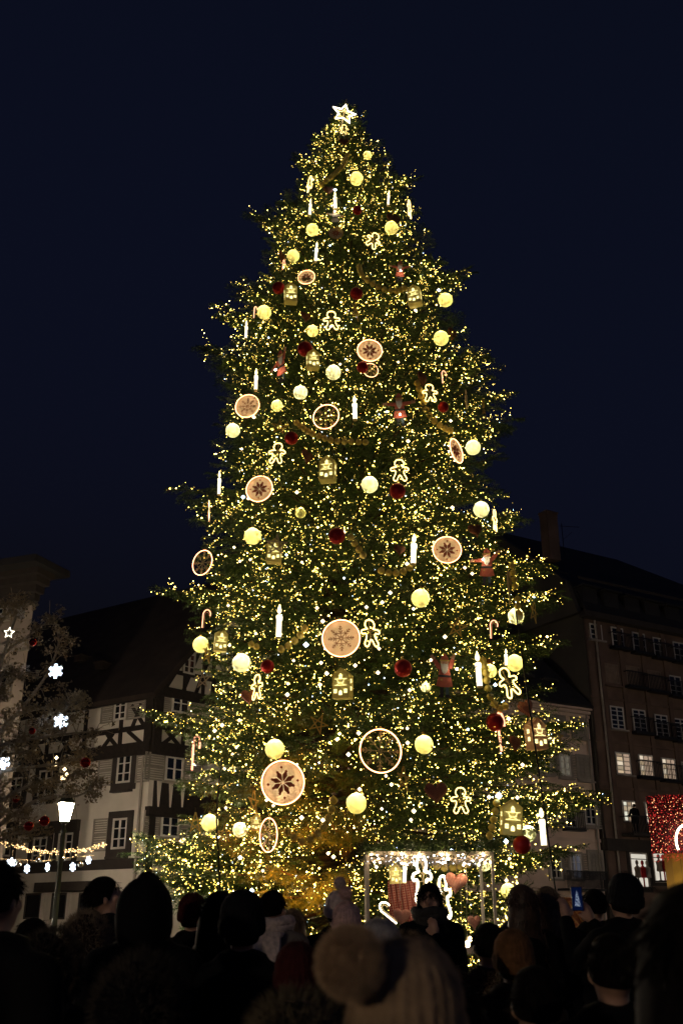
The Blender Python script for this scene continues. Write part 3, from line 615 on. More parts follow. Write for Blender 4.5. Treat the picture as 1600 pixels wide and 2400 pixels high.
# larger festoon bulbs and cold flash bulbs
fb = [(717,1511,7),(1028,680,6),(1168,1865,8),(1185,1972,6),(806,1355,3),(1160,1605,5),(563,2010,5),(570,1165,6),(775,765,4),(785,445,6),(590,2088,6)]
fpt = np.array([tuple(surf(x, y, .45) - Vector((AX, TD, 0))) for x, y, r in fb]); o = bulbs('flash_bulbs', fpt, np.array([r*.0095 for x, y, r in fb]), glow('flash_white', (.62, .78, 1), 9), fl)
wb = []
for k in range(85):
    y = random.uniform(620, 2080) if k < 25 else random.uniform(1250, 2080); q = np.array(SIL); l, r = np.interp(y, q[:, 0], q[:, 1]), np.interp(y, q[:, 0], q[:, 2])
    wb.append((random.uniform(l + 60, r - 60), y))
bulbs('festoon_bulbs', np.array([tuple(surf(x, y, .25) - Vector((AX, TD, 0))) for x, y in wb]), rng.uniform(.035, .055, len(wb)), glow('festoon_white', (1, .78, .45), 5), fl)
# ---------------------------------------------------------------- ground
def paving(name):
    m = mat(name, (.05, .047, .043), .55, noise=.3, nscale=1.2, bump=.3); nt = m.node_tree; b = nt.nodes['Principled BSDF']; br = nt.nodes.new('ShaderNodeTexBrick')
    tc = nt.nodes.new('ShaderNodeTexCoord'); nt.links.new(tc.outputs['Object'], br.inputs[0]); br.inputs['Scale'].default_value = 2.2
    br.inputs['Color1'].default_value = (.06, .056, .05, 1); br.inputs['Color2'].default_value = (.042, .04, .038, 1); br.inputs['Mortar'].default_value = (.02, .02, .02, 1); br.inputs['Mortar Size'].default_value = .012
    nt.links.new(br.outputs[0], b.inputs['Base Color']); return m
g = MB(); g.add([(-600, -300, 0), (600, -300, 0), (600, 900, 0), (-600, 900, 0)], [(0, 1, 2, 3)]); tag(g.build('ground', paving('stone_paving')), 'dark stone paving of the square', kind='structure')
# ---------------------------------------------------------------- facades
class Facade:
    def __init__(s, A, d, root):
        s.A = Vector((A.x, A.y, 0)); s.d = Vector((d[0], d[1], 0)).normalized(); s.root = root
        n = Vector((s.d.y, -s.d.x, 0)); s.n = n if n.dot(-s.A) > 0 else -n
        s.M = Matrix(((s.d.x, -s.n.x, 0, 0), (s.d.y, -s.n.y, 0, 0), (0, 0, 1, 0), (0, 0, 0, 1)))   # local x along wall, -y outwards
    def at(s, px, py):
        r = ray(px, py); o = Vector((0, 0, CAM_H)); t = (s.A - o).dot(s.n) / r.dot(s.n); p = o + r * t
        return (p - s.A).dot(s.d), p.z
    def pt(s, a, z, off=0): return s.A + s.d * a + s.n * off + Vector((0, 0, z))
    def T(s, a, z, off=0): return Matrix.Translation(s.pt(a, z, off) - s.root.location) @ s.M
    def px(s, px, py, w, h):
        """Centre and size on the wall (metres) of a rectangle given in photo pixels."""
        a, z = s.at(px, py); z0 = s.at(px, py + h/2)[1]; z1 = s.at(px, py - h/2)[1]; a0 = s.at(px - w/2, py)[0]; a1 = s.at(px + w/2, py)[0]
        return a, (z0 + z1)/2, abs(a1 - a0), z1 - z0
m_plaster = mat('plaster_cream', (.66, .61, .54), .9, noise=.16, nscale=.6, bump=.25, detail=8); m_plaster_pink = mat('plaster_pink', (.70, .54, .45), .9, noise=.14, nscale=.5, bump=.25, detail=8)
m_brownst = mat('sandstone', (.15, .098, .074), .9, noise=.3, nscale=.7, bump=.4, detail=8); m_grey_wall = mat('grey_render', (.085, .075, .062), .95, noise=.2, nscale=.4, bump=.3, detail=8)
m_timber = mat('dark_timber', (.018, .012, .009), .8, noise=.4, nscale=5, bump=.4); m_frame = mat('white_frame', (.62, .59, .55), .6); m_glass = mat('dark_glass', (.012, .014, .018), .08, spec=.8)
m_shut = mat('grey_shutter', (.30, .27, .235), .8, noise=.15, nscale=3); m_shut_d = mat('brown_shutter', (.22, .16, .12), .8, noise=.2, nscale=3); m_shut_r = mat('red_shutter', (.10, .03, .022), .8)
m_stone = mat('stone_trim', (.34, .30, .26), .9, noise=.15, nscale=2); m_dk = mat('dark_trim', (.04, .032, .028), .85, noise=.2, nscale=2); m_iron = mat('iron_rail', (.015, .015, .016), .5, .3)
m_tile = mat('roof_tiles', (.030, .020, .016), .9, noise=.35, nscale=1.2, bump=.5, detail=8); m_slate = mat('roof_slate', (.022, .021, .022), .8, noise=.35, nscale=1.5, bump=.5, detail=8)
def lit_pane(name, c, s):
    return mat(name, (.3, .3, .3), .2, emit=c, es=s)
m_lit_w = lit_pane('pane_warm_lit', (1, .74, .45), .55); m_lit_c = lit_pane('pane_white_lit', (.95, .93, .74), .75); m_lit_d = lit_pane('pane_curtain_dim', (.8, .72, .50), .10); m_lit_bar = lit_pane('pane_pinkish_lit', (1, .70, .48), .38); m_blue_pane = lit_pane('pane_bluish', (.5, .6, .9), .06)
LITS = {m.name: [m] + [lit_pane(m.name + '_%d' % k, c, m.node_tree.nodes['Principled BSDF'].inputs['Emission Strength'].default_value * f) for k, (c, f) in enumerate((((1, .78, .50), .55), ((1, .84, .62), 1.3), ((.95, .66, .40), .38)))] for m in (m_lit_w, m_lit_c)}
def louvre(w, h):
    def fn(b):
        for s in (-1, 1): b.box((s*(w/2 - .035), 0, 0), (.07, .05, h))
        for z in (-h/2 + .04, 0, h/2 - .04): b.box((0, 0, z), (w - .14, .05, .08))
        n = max(6, int(h/.11))
        for i in range(n):
            z = -h/2 + .1 + (h - .2)*(i + .5)/n; b.box((0, .0, z), (w - .13, .012, .07), M=Matrix.Rotation(R(35), 4, 'X'))
    return fn
def shutter(F, a, z, w, h, m=None, off=.06, tilt=0):
    o = part('shutter', cm('shutter_%.2f_%.2f' % (w, h), louvre(round(w, 2), round(h, 2)), m or m_shut), None, F.root, F.T(a, z, off) @ Matrix.Rotation(R(tilt), 4, 'Z')); return o
def window(F, px, py, w, h, cols=2, rows=3, pane=None, sur=None, sw=.16, sl=0, sr=0, ms=None, m_fr=None, sill=True, balcony=False, lit_cols=None, off=0, metric=False):
    a, z, W, H = (px, py, w, h) if metric else F.px(px, py, w, h); W = round(W, 1); H = round(H, 1)
    def fr(b):
        t = .09
        for s in (-1, 1): b.box((s*(W/2 - t/2), 0, 0), (t, .07, H)); b.box((0, 0, s*(H/2 - t/2)), (W - 2*t, .07, t))
        for c in range(1, cols): b.box((-W/2 + W*c/cols, -.004, 0), (.085 if c*2 == cols else .05, .07, H - 2*t))
        for r in range(1, rows): b.box((0, .004, -H/2 + H*r/rows), (W - 2*t, .06, .045))
    wo = part('window', cm('window_%.1f_%.1f_%d_%d' % (W, H, cols, rows), fr, m_fr or m_frame), None, F.root, F.T(a, z, .06 + off))
    for c in range(cols):
        for r in range(rows):
            pm = pane or m_glass
            if lit_cols is not None and c not in lit_cols: pm = m_lit_bar if pane is m_lit_w else m_glass
            if pm in (m_lit_w, m_lit_c): pm = random.choice(LITS[pm.name])
            part('pane', cm('pane_%.2f_%.2f' % (W/cols, H/rows), lambda b: b.box((0, 0, 0), (W/cols - .05, .012, H/rows - .05)), pm), None, wo, Matrix.Translation((-W/2 + W*(c + .5)/cols, .012, -H/2 + H*(r + .5)/rows)))
    part('reveal', cm('reveal_%.1f_%.1f' % (W, H), lambda b: b.box((0, 0, 0), (W, .03, H)), m_dk), None, wo, Matrix.Translation((0, .05, 0)))
    if sur:
        def su(b):
            for s in (-1, 1): b.box((s*(W/2 + sw/2), 0, 0), (sw, .12, H + 2*sw)); b.box((0, 0, s*(H/2 + sw/2)), (W, .12, sw))
        part('surround', cm('surround_%.1f_%.1f_%.2f' % (W, H, sw), su, sur), None, wo, Matrix.Translation((0, .02, 0)))
    if sill: part('sill', cm('sill_%.1f' % W, lambda b: b.box((0, -.09, 0), (W + .3, .26, .1)), sur or m_stone), None, wo, Matrix.Translation((0, 0, -H/2 - (sw if sur else 0) - .055)))
    if balcony:
        def rl(b):
            bw = W + .5; b.box((0, -.42, .5), (bw, .06, .06)); b.box((0, -.42, -.45), (bw, .06, .05))
            n = int(bw/.13)
            for i in range(n + 1): b.box((-bw/2 + bw*i/n, -.42, .02), (.03, .03, .92))
            for s in (-1, 1): b.box((s*bw/2, -.2, .5), (.05, .42, .05)); b.box((s*bw/2, -.2, -.45), (.05, .42, .05))
            b.box((0, -.22, -.55), (bw + .1, .5, .12))
        part('balcony_rail', cm('rail_%.1f' % W, rl, m_iron), None, wo, Matrix.Translation((0, 0, -H/2 + .42)))
    if sl: shutter(F, a - W/2 - (sw if sur else .03) - sl/2, z, sl, H + .1, ms)
    if sr: shutter(F, a + W/2 + (sw if sur else .03) + sr/2, z, sr, H + .1, ms)
    return wo
def band(F, a0, a1, z0, z1, d, m, name='cornice'):
    b = MB(); b.box(((a0 + a1)/2, -d/2, (z0 + z1)/2), (abs(a1 - a0), d, abs(z1 - z0))); return part(name, b.mesh(name), m, F.root, F.T(0, 0, 0))
def poly_wall(root, pts, th, m, name='wall'):
    """Thick slab from coplanar world points."""
    b = MB(); n = len(pts); v = [Vector(p) - root.location for p in pts]; nn = (v[1] - v[0]).cross(v[2] - v[0]).normalized()*th
    b.add(v + [q + nn for q in v], [tuple(range(n)), tuple(range(2*n - 1, n - 1, -1))] + [(i, i + n, (i+1) % n + n, (i+1) % n) for i in range(n)]); return part(name, b.mesh(name), m, root)

# ---- half-timbered house on the left
CL = P(345, 1900, 45); hl = thing('timbered_house', 'old half-timbered house with steep dark roof on the left', 'house', (CL.x, CL.y, 0))
dl = Vector((-.823, .567, 0)); dr = Vector((.68, .73, 0)); A = Facade(CL, dl, hl); B = Facade(CL, dr, hl)
zE = A.at(337, 1624)[1]; LW, RW = 17.0, 11.0
zJ = A.at(343, 1745)[1]; zR = 18.2
cx = Vector((CL.x, CL.y, 0)); L0 = cx + dl*LW; R0 = cx + dr*RW; BK = cx + dl*LW + dr*RW; U = Vector((0, 0, 1))
body = MB(); q = [cx, R0, BK, L0]; body.add([p - cx for p in q] + [p - cx + U*zE for p in q], [(0,1,5,4),(1,2,6,5),(2,3,7,6),(3,0,4,7),(0,3,2,1),(4,5,6,7)]); body.build('wall', m_plaster, hl)
ap = cx + dr*RW*.5 + U*zR; poly_wall(hl, [cx + U*zE, R0 + U*zE, ap], -.3, m_plaster, 'gable_wall')
ov = .5
def roof_plane(e0, e1, r1, r0, m, name='roof', th=.25): return poly_wall(hl, [e0, e1, r1, r0], th, m, name)
rid0 = ap - dl*.5 + U*.1; rid1 = cx + dr*RW*.5 + dl*(LW - 1.5) + U*(zR + .1); kick = .55
roof_plane(cx - dl*.5 - dr*kick + U*(zE - .2), L0 + dl*.5 - dr*kick + U*(zE - .2), rid1, rid0, m_tile)
roof_plane(R0 - dl*.5 + dr*kick + U*(zE - .2), BK + dl*.5 + dr*kick + U*(zE - .2), rid1, rid0, m_tile)
poly_wall(hl, [L0 + dl*.5 - dr*kick + U*(zE - .2), BK + dl*.5 + dr*kick + U*(zE - .2), rid1], -.25, m_tile, 'roof_hip')
for s, t in ((.45, .42), (.62, .30), (.30, .30)):      # small roof hatches
    p = (cx - dr*kick + dl*LW*s + U*(zE - .2)) + (ap - cx - U*zE + dr*kick + U*.2)*t
    b = MB(); b.box((0, 0, .12), (.55, .8, .30)); b.box((0, -.02, .3), (.7, .9, .06)); part('roof_hatch', b.mesh('roof_hatch'), m_tile, hl, Matrix.Translation(p - cx) @ A.M)
def beam(F, a, b_, w=.22, m=None, off=.03):
    k = MB(); k.bar(F.pt(*a, off) - hl.location, F.pt(*b_, off) - hl.location, w, .08, F.n); return part('beam', k.mesh('beam'), m or m_timber, hl)
def beams(F, pts, w=.22): [beam(F, F.at(x0, y0), F.at(x1, y1), w*random.uniform(.85, 1.15), off=.03 + .006*(i % 4)) for i, (x0, y0, x1, y1) in enumerate(pts)]
# jettied storey band and floor beams
band(A, -.06, LW, zJ - .45, zJ + .12, .22, m_timber, 'jetty_beam'); band(B, -.05, RW, zJ - .45, zJ + .12, .215, m_timber, 'jetty_beam')
band(A, -.12, LW, zE - .36, zE - .16, .15, m_timber, 'eaves_beam'); band(B, -.1, RW, zE - .2, zE + .25, .17, m_timber, 'eaves_beam')
zm = zJ + (zE - zJ)*.34; band(A, 0, LW, zm - .12, zm + .10, .09, m_timber, 'rail_beam'); band(B, 0, RW, zm - .12, zm + .10, .09, m_timber, 'rail_beam')
band(A, -.02, .42, zJ, zE, .14, m_timber, 'corner_post'); band(B, -.02, .42, zJ, zE, .135, m_timber, 'corner_post')
for s in (2.0, 4.4, 7.0, 8.2, 9.4, 10.8, 12.4, 14.2, 15.8): beam(A, (s, zJ), (s + random.uniform(-.06, .06), zE - .4), .2)
for s, sl in ((.5, 1.3), (2.1, 1.0), (3.2, -.9), (5.2, .9), (6.0, -.8), (7.2, .8), (9.6, .8), (11.0, .9), (12.6, 1.0), (14.4, .9)): beam(A, (s, zJ), (s + sl*.8, zm - .1), .17, off=.036); 
for s, sl in ((.5, .9), (1.3, -.5), (7.3, .6), (9.5, .7), (10.9, .8)): beam(A, (s, zm), (s + sl, zE - .5), .17, off=.04)
for s in (1.7, 3.3, 5.4, 7.2, 9.0): beam(B, (s, zJ), (s, zE), .2)
for s, sl in ((.5, .9), (1.6, -.9), (3.4, .8), (5.5, .9), (7.3, .9)): beam(B, (s, zJ), (s + sl, zm - .1), .17, off=.036)
for s, sl in ((.5, 1.1), (7.3, 1.0)): beam(B, (s, zm), (s + sl, zE - .1), .17, off=.04)
# gable timbers
hg = zR - zE
def gz(s): return zE + hg*min(s, RW - s)/(RW/2)
beam(B, (-.1, zE), (RW/2, zR), .30, off=.05); beam(B, (RW + .1, zE), (RW/2, zR), .30, off=.055)
for z_ in (zE + 1.05, zE + 3.4): s0 = (z_ - zE)/hg*RW/2; beam(B, (s0, z_), (RW - s0, z_), .2, off=.034)
for s in (1.6, 2.7, 3.3, 4.6, 6.2, 7.6): beam(B, (s, zE), (s, min(gz(s), zE + 3.4)), .17, off=.04)
for s in (.95, 2.0, 2.75): beam(B, (s - .55, zE), (min(s + .5, 3.2), min(gz(s + .4), zE + 2.6)), .17, off=.03)
for k in range(5):
    s = 3.3 + k*.72
    beam(B, (s, zE + .25), (s + .7, zE + 1.0), .13, off=.045); beam(B, (s + .7, zE + .25), (s, zE + 1.0), .13, off=.05)
# dark panel under the first-floor window of the right face with two pale wedge slots
sa, za = B.at(352, 1838); sb_, zb = B.at(470, 1884)
band(B, .25, RW, zb - .35, za + .25, .07, m_timber, 'dark_panel'); band(B, -.12, RW, zb - .75, zb - .35, .3, m_timber, 'storey_beam')
for pxs in (369, 397, 425):
    s_, z_ = B.at(pxs, 1865); k = MB(); k.prism([(-.12, .62), (.12, .62), (.05, -.5), (-.01, -.5)], .04); part('plaster_wedge', k.mesh('plaster_wedge'), m_plaster, hl, B.T(s_, z_, .085))
band(B, .1, .42, 0, zb - .7, .1, m_timber, 'corner_post')
# windows
window(A, 294, 1801, 34, 66, 2, 3, sur=m_dk, sw=.3, sl=.85, sr=.95); window(A, 283, 1954, 34, 74, 2, 3, sur=m_dk, sw=.3, sr=.95)
window(A, 96, 1994, 34, 66, 2, 3, sur=m_dk, sw=.28); window(A, 156, 1985, 34, 66, 2, 3, sur=m_dk, sw=.28); window(A, 16, 1975, 30, 66, 2, 3, sur=m_dk, sw=.28, sr=.8)
a0, z0 = A.at(55, 1950); a1, z1 = A.at(188, 1945); band(A, a1, a0, z1 - .05, z1 + .45, .2, m_dk, 'lintel')
window(A, 285, 1663, 30, 52, 2, 3, sl=1.15, sr=.85, sill=False); window(A, 110, 1700, 30, 50, 2, 3, sl=1.0, sr=1.0, sill=False); window(A, 110, 1835, 34, 60, 2, 3, sur=m_dk, sw=.28); window(A, 40, 1850, 30, 56, 2, 3, sur=m_dk, sw=.28)
window(B, 422, 1649, 40, 46, 2, 2, sl=.9, sr=.9, sill=False); window(B, 442, 1556, 26, 50, 2, 3, pane=m_shut_r, sill=False)
window(B, 407, 1803, 42, 60, 2, 2, sl=1.1, sr=1.1, pane=m_glass, lit_cols=None); window(B, 397, 1935, 42, 58, 2, 2, sl=.9, sr=.9)
for x in (80, 141, 205): window(A, x, 2124, 36, 62, 1, 1, sill=False, sur=m_plaster, sw=.2, m_fr=m_dk)
a1, z1 = A.at(310, 2023); band(A, -.1, LW, z1 - .22, z1 + .2, .12, m_dk, 'string_course'); a0, z0 = A.at(101, 2079); a1, z1 = A.at(255, 2075); band(A, a1, a0, z1 - .22, z1 + .18, .5, m_dk, 'shop_awning')
b = MB(); b.tube([A.pt(.35, 0, .12) - cx, A.pt(.35, zJ - .5, .12) - cx], .06, 8); b.build('downpipe', m_stone, hl)

# ---- pale corner building at the far left
CP = P(62, 1560, 41); hp = thing('corner_building', 'pale corner building with moulded cornice at the far left edge', 'building', (CP.x, CP.y, 0)); cp = Vector((CP.x, CP.y, 0))
G = Facade(CP, (-.93, .36), hp); zt = G.at(40, 1402)[1]; d1 = G.d; d2 = Vector((-.45, .89, 0))
body = MB(); q = [cp, cp + d2*12, cp + d2*12 + d1*14, cp + d1*14]; body.add([p - cp for p in q] + [p - cp + U*zt for p in q], [(0,1,5,4),(1,2,6,5),(2,3,7,6),(3,0,4,7),(0,3,2,1),(4,5,6,7)]); body.build('wall', mat('plaster_dull', (.34, .28, .23), .9, noise=.15, nscale=.6, bump=.25, detail=8), hp)
for k, (dz, w_) in enumerate(((0, .35), (.3, .6), (.62, .9), (.9, 1.15))): band(G, -w_*.8, 14, zt + dz - .3, zt + dz, w_, m_dk)
b = MB(); b.box((7, -.6, zt + 1.0), (16.5, 2.4, .3)); part('roof_edge', b.mesh('roof_edge'), m_slate, hp, G.T(0, 0, 0))
z_ = G.at(30, 1518)[1]; band(G, -.05, 14, z_ - .2, z_ + .15, .2, m_stone, 'ledge')
window(G, 8, 1412, 36, 60, 3, 4, sur=m_stone, sw=.2); window(G, 4, 1600, 34, 62, 2, 3, sur=m_stone, sw=.2); window(G, 2, 1780, 34, 66, 2, 3, sur=m_stone, sw=.2)
for zz in (G.at(20, 1690)[1], G.at(10, 1900)[1]): band(G, -.04, 14, zz - .12, zz + .12, .12, m_stone, 'string_course')

# ---- tall brown building on the right
CB = P(1425, 2080, 64); hb = thing('brown_building', 'tall dark brown stone building with lit windows and balconies on the right', 'building', (CB.x, CB.y, 0)); cb = Vector((CB.x, CB.y, 0))
db = Vector((.859, .512, 0)); gb = Vector((-.512, .859, 0)); H = Facade(CB, db, hb); WB, DB = 26.0, 17.0
zEv = H.at(1440, 1452)[1]; zBr = H.at(1440, 1372)[1]
body = MB(); q = [cb, cb + db*WB, cb + db*WB + gb*DB, cb + gb*DB]; body.add([p - cb for p in q] + [p - cb + U*zEv for p in q], [(0,1,5,4),(1,2,6,5),(2,3,7,6),(3,0,4,7),(0,3,2,1),(4,5,6,7)]); body.build('wall', m_brownst, hb)
zRd = P(1225, 1243, CB.y + gb.y*DB*.5).z
gpts = [cb + U*zEv - db*.02, cb + gb*.9 + U*(zBr) - db*.02, cb + gb*DB*.5 + U*zRd - db*.02, cb + gb*(DB - .9) + U*zBr - db*.02, cb + gb*DB + U*zEv - db*.02]
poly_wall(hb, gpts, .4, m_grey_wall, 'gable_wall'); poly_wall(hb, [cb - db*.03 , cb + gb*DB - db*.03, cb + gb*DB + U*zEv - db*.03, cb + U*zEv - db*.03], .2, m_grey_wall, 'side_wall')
e0, e1 = cb - gb*.5 + U*zEv, cb + db*WB - gb*.5 + U*zEv; k0, k1 = cb + gb*.9 + U*zBr, cb + db*WB + gb*.9 + U*zBr; r0, r1 = cb + gb*DB*.5 + U*zRd, cb + gb*DB*.5 + db*WB*.50 + U*zRd
poly_wall(hb, [e0, e1, k1, k0], -.2, m_slate, 'lower_roof'); poly_wall(hb, [k0, k1, r1, r0], -.2, m_slate, 'roof'); poly_wall(hb, [k1, cb + db*WB + gb*(DB - .9) + U*zBr, r1], -.2, m_slate, 'roof_hip')
poly_wall(hb, [cb + gb*(DB - .9) + U*zBr, cb + db*WB + gb*(DB - .9) + U*zBr, r1, r0], .2, m_slate, 'roof')
band(H, -.3, WB, zEv - .35, zEv + .05, .6, m_dk, 'eaves_cornice'); band(H, -.1, WB, zBr - .1, zBr + .1, .02, m_dk, 'roof_gutter')
pc = P(1287, 1248, CB.y + gb.y*4.2); b = MB(); b.box((0, 0, -.4), (1.0, .8, 3.6)); b.box((0, 0, 1.45), (1.12, .92, .16)); b.box((0, 0, 1.2), (1.06, .86, .08)); part('chimney', b.mesh('chimney'), m_brownst, hb, Matrix.Translation(Vector((pc.x, pc.y, pc.z)) - cb) @ H.M)
pa = P(1318, 1262, CB.y + gb.y*6); b = MB(); b.tube([(0, 0, -1.5), (0, 0, 1.2)], .03, 5); b.bar((-.2, 0, 1.0), (1.3, 0, .9), .03, .03)
for k in range(5): b.bar((k*.3 - .1, -.25, 1.0 - .02*k), (k*.3 - .1, .25, 1.0 - .02*k), .025, .025)
b.bar((0, 0, -.1), (.7, 0, .5), .025, .025); part('antenna', b.mesh('antenna'), m_iron, hb, Matrix.Translation(pa - cb))
colA = [1381, 1431, 1480, 1527, 1575]; 
for i, x in enumerate(colA):
    wo = window(H, x, 1401 + (x - 1381)*.237, 26, 36, 2, 4, sill=False, off=-.15); a, z, W_, H_ = H.px(x, 1401 + (x - 1381)*.237, 26, 36)
    b = MB(); b.box((0, .62, 0), (W_ + .3, 1.3, H_ + .3)); b.box((0, .5, H_/2 + .2), (W_ + .6, 1.7, .12)); part('dormer', b.mesh('dormer'), m_slate, hb, H.T(a, z, 0))
    a2, z2 = H.at(x - 12, 1335 + (x - 1381)*.24); b = MB(); b.box((0, .9, .1), (.9, 1.4, .6)); b.box((0, .8, .45), (1.2, 1.6, .1)); part('attic_dormer', b.mesh('attic_dormer'), m_slate, hb, H.T(a2, z2, -2.2))
for x, y, w_, h_, cc, bal in [(1394,1482,28,38,2,0),(1445,1495,28,46,2,1),(1495,1507,28,46,2,1),(1543,1519,28,46,2,1),(1590,1529,28,46,2,1)]: window(H, x, y, w_, h_, 2, 3, balcony=bool(bal), sill=not bal)
for x, y, bal in [(1430,1579,0),(1481,1586,1),(1531,1596,1)]:
    a, z, W_, H_ = H.px(x, y, 32, 46); wo = window(H, x, y, 32, 46, 1, 1, sur=m_brownst, sw=.15, pane=m_shut_d, m_fr=m_shut_d, balcony=bool(bal), sill=not bal)
window(H, 1580, 1608, 28, 46, 2, 4, balcony=True, sill=False)
for x, y, bal in [(1444,1683,0),(1496,1690,1),(1548,1702,1),(1593,1711,1)]: window(H, x, y, 30, 52, 2, 5, balcony=bool(bal), sill=not bal, m_fr=m_frame)
window(H, 1458, 1790, 33, 52, 2, 5, pane=m_lit_w, lit_cols=(0,)); window(H, 1512, 1795, 32, 50, 3, 4, pane=m_lit_w, balcony=True, sill=False, lit_cols=(0,)); window(H, 1565, 1803, 32, 50, 3, 4, pane=m_lit_w, balcony=True, sill=False, lit_cols=(0,)); window(H, 1612, 1812, 32, 50, 3, 4, balcony=True, sill=False)
window(H, 1473, 1902, 33, 50, 3, 4, pane=m_lit_c, sill=False); window(H, 1526, 1907, 33, 50, 3, 4, pane=m_lit_c, sill=False); window(H, 1580, 1914, 33, 50, 3, 4, sill=False)
a0, z0 = H.at(1452, 1950); z0b = z0 - .1; a1 = H.at(1600, 1950)[0]; band(H, a0, a1 + 3, z0 - .25, z0 - .1, 1.1, m_dk, 'balcony_slab')
b = MB(); L_ = a1 + 3 - a0; b.box((L_/2, -1.05, 1.0), (L_, .06, .06)); b.box((L_/2, -1.05, .05), (L_, .05, .05)); [b.box((L_*i/70, -1.05, .5), (.035, .035, 1.0)) for i in range(71)]; b.box((0, -.5, 1.0), (.05, 1.1, .05)); part('balcony_rail', b.mesh('balcony_rail'), m_iron, hb, H.T(a0, z0 - .1, 0))
for zz in (1645, 1745, 1850): z_ = H.at(1480, zz)[1]; band(H, 0, WB, z_ - .08, z_ + .08, .08, m_brownst, 'string_course')
for x in (1422, 1470, 1522, 1574):
    s_, z_ = H.at(x, 1700); b = MB(); b.box((0, 0, 0), (.35, .16, zEv - 6.5)); part('pilaster', b.mesh('pilaster'), m_brownst, hb, H.T(s_, (zEv + 5.7)/2, .05))
b = MB(); b.tube([H.pt(.9, 4, .15) - cb, H.pt(.9, zEv - .4, .15) - cb], .07, 8); b.build('downpipe', m_stone, hb)
# shop windows
for x, y, w_, h_ in ((1496, 2041, 42, 84), (1545, 2033, 34, 70)):
    a, z, W_, H_ = H.px(x, y, w_, h_); wo = window(H, x, y, w_, h_, 1, 1, pane=lit_pane('shop_glass_%d' % x, (1, .93, .78), .62), sill=False, sur=m_dk, sw=.2)
    for k, (dx, m_) in enumerate(((-.26, m_shut_d), (.04, m_red), (.30, m_shut))):
        b = MB(); b.lathe([(.16, 0), (.05, .03), (.05, .5), (.20, .55), (.17, .85), (.20, 1.1), (.08, 1.2), (.05, 1.25), (.10, 1.35), (.09, 1.48), (.03, 1.55)], 10); part('mannequin', b.mesh('mannequin'), m_, wo, Matrix.Translation((dx*W_, -.22, -H_/2 + .1)))
    b = MB(); b.box((0, -.2, -H_/2 + .05), (W_, .4, .08)); part('display_shelf', b.mesh('display_shelf'), m_dk, wo); b = MB(); b.box((0, -.05, H_*.32), (W_*.9, .03, .05)); part('hanging_rail', b.mesh('hanging_rail'), m_dk, wo)
s0, z0 = H.at(1450, 1975); band(H, -.05, WB, z0 - .5, z0 + .2, .3, m_dk, 'shop_fascia')

# ---- pale pink building between fir and brown building
hk = thing('pink_building', 'narrow pale pink building with shutters next to the brown one', 'building', (CB.x, CB.y, 0)); K = Facade(CB, -db, hk); WK = 15.0
zK = K.at(1385, 1662)[1]; body = MB(); q = [cb - db*.25 + gb*.1, cb - db*WK + gb*.1, cb - db*WK + gb*12, cb - db*.25 + gb*12]; body.add([p - cb for p in q] + [p - cb + U*zK for p in q], [(0,1,5,4),(1,2,6,5),(2,3,7,6),(3,0,4,7),(0,3,2,1),(4,5,6,7)]); body.build('wall', m_plaster_pink, hk)
KF = Facade(cb + gb*.1, -db, hk)
e0, e1 = cb - db*.2 - gb*.45 + U*(zK + .05), cb - db*WK - gb*.45 + U*(zK + .05); r0, r1 = cb - db*2.5 + gb*4.2 + U*(zK + 5.6), cb - db*WK + gb*4.2 + U*(zK + 5.6)
poly_wall(hk, [e0, e1, r1, r0], .2, m_slate, 'roof'); poly_wall(hk, [e0, cb - db*.2 + gb*11 + U*(zK + .05), r0 + gb*1.5, r0], -.2, m_slate, 'roof_hip'); poly_wall(hk, [cb - db*.2 + gb*11 + U*(zK + .05), cb - db*WK + gb*11 + U*(zK + .05), r1 + gb*1.5, r0 + gb*1.5], -.2, m_slate, 'roof')
for k, (dz, w_) in enumerate(((-.45, .12), (-.22, .25), (0, .42))): band(KF, .25, WK, zK + dz - .18, zK + dz, w_, m_plaster_pink)
for x, y in ((1250, 1600), (1306, 1610)):
    a, z, W_, H_ = KF.px(x, y, 15, 26); window(KF, x, y, 15, 26, 2, 2, sill=False, pane=m_lit_d if x == 1306 else m_glass, off=-.8); b = MB(); b.box((0, 1.0, 0), (W_ + .35, 2.2, H_ + .35)); b.box((0, .9, H_/2 + .25), (W_ + .7, 2.6, .15)); part('dormer', b.mesh('dormer'), m_slate, hk, KF.T(a, z, -.92))
for x, y in ((1354, 1702), (1305, 1692), (1260, 1683)): window(KF, x, y, 28, 48, 2, 6, sur=m_stone, sw=.15, pane=m_shut, m_fr=m_shut)
window(KF, 1274, 1786, 26, 50, 2, 3, sl=.7, sr=.7, sur=m_stone, sw=.12, ms=m_shut); window(KF, 1321, 1794, 26, 50, 2, 3, sl=.75, sr=.75, pane=m_lit_d, sur=m_stone, sw=.12); window(KF, 1367, 1800, 28, 50, 2, 6, sur=m_stone, sw=.15, pane=m_shut, m_fr=m_shut)
window(KF, 1335, 1913, 26, 58, 2, 3, sl=.75, sr=.7, sur=m_stone, sw=.12, balcony=True, sill=False); window(KF, 1381, 1906, 27, 54, 2, 3, sl=.7, sr=.7, sur=m_stone, sw=.12); window(KF, 1290, 1902, 26, 54, 2, 3, sl=.7, sur=m_stone, sw=.12)
window(KF, 1347, 2031, 26, 60, 2, 3, sl=.8, sr=.8, pane=m_blue_pane, sur=m_stone, sw=.12, sill=False); window(KF, 1394, 2027, 28, 56, 2, 6, sur=m_stone, sw=.15, pane=m_shut, m_fr=m_shut, sill=False); window(KF, 1300, 2030, 26, 60, 2, 3, sl=.8, sur=m_stone, sw=.12, sill=False)
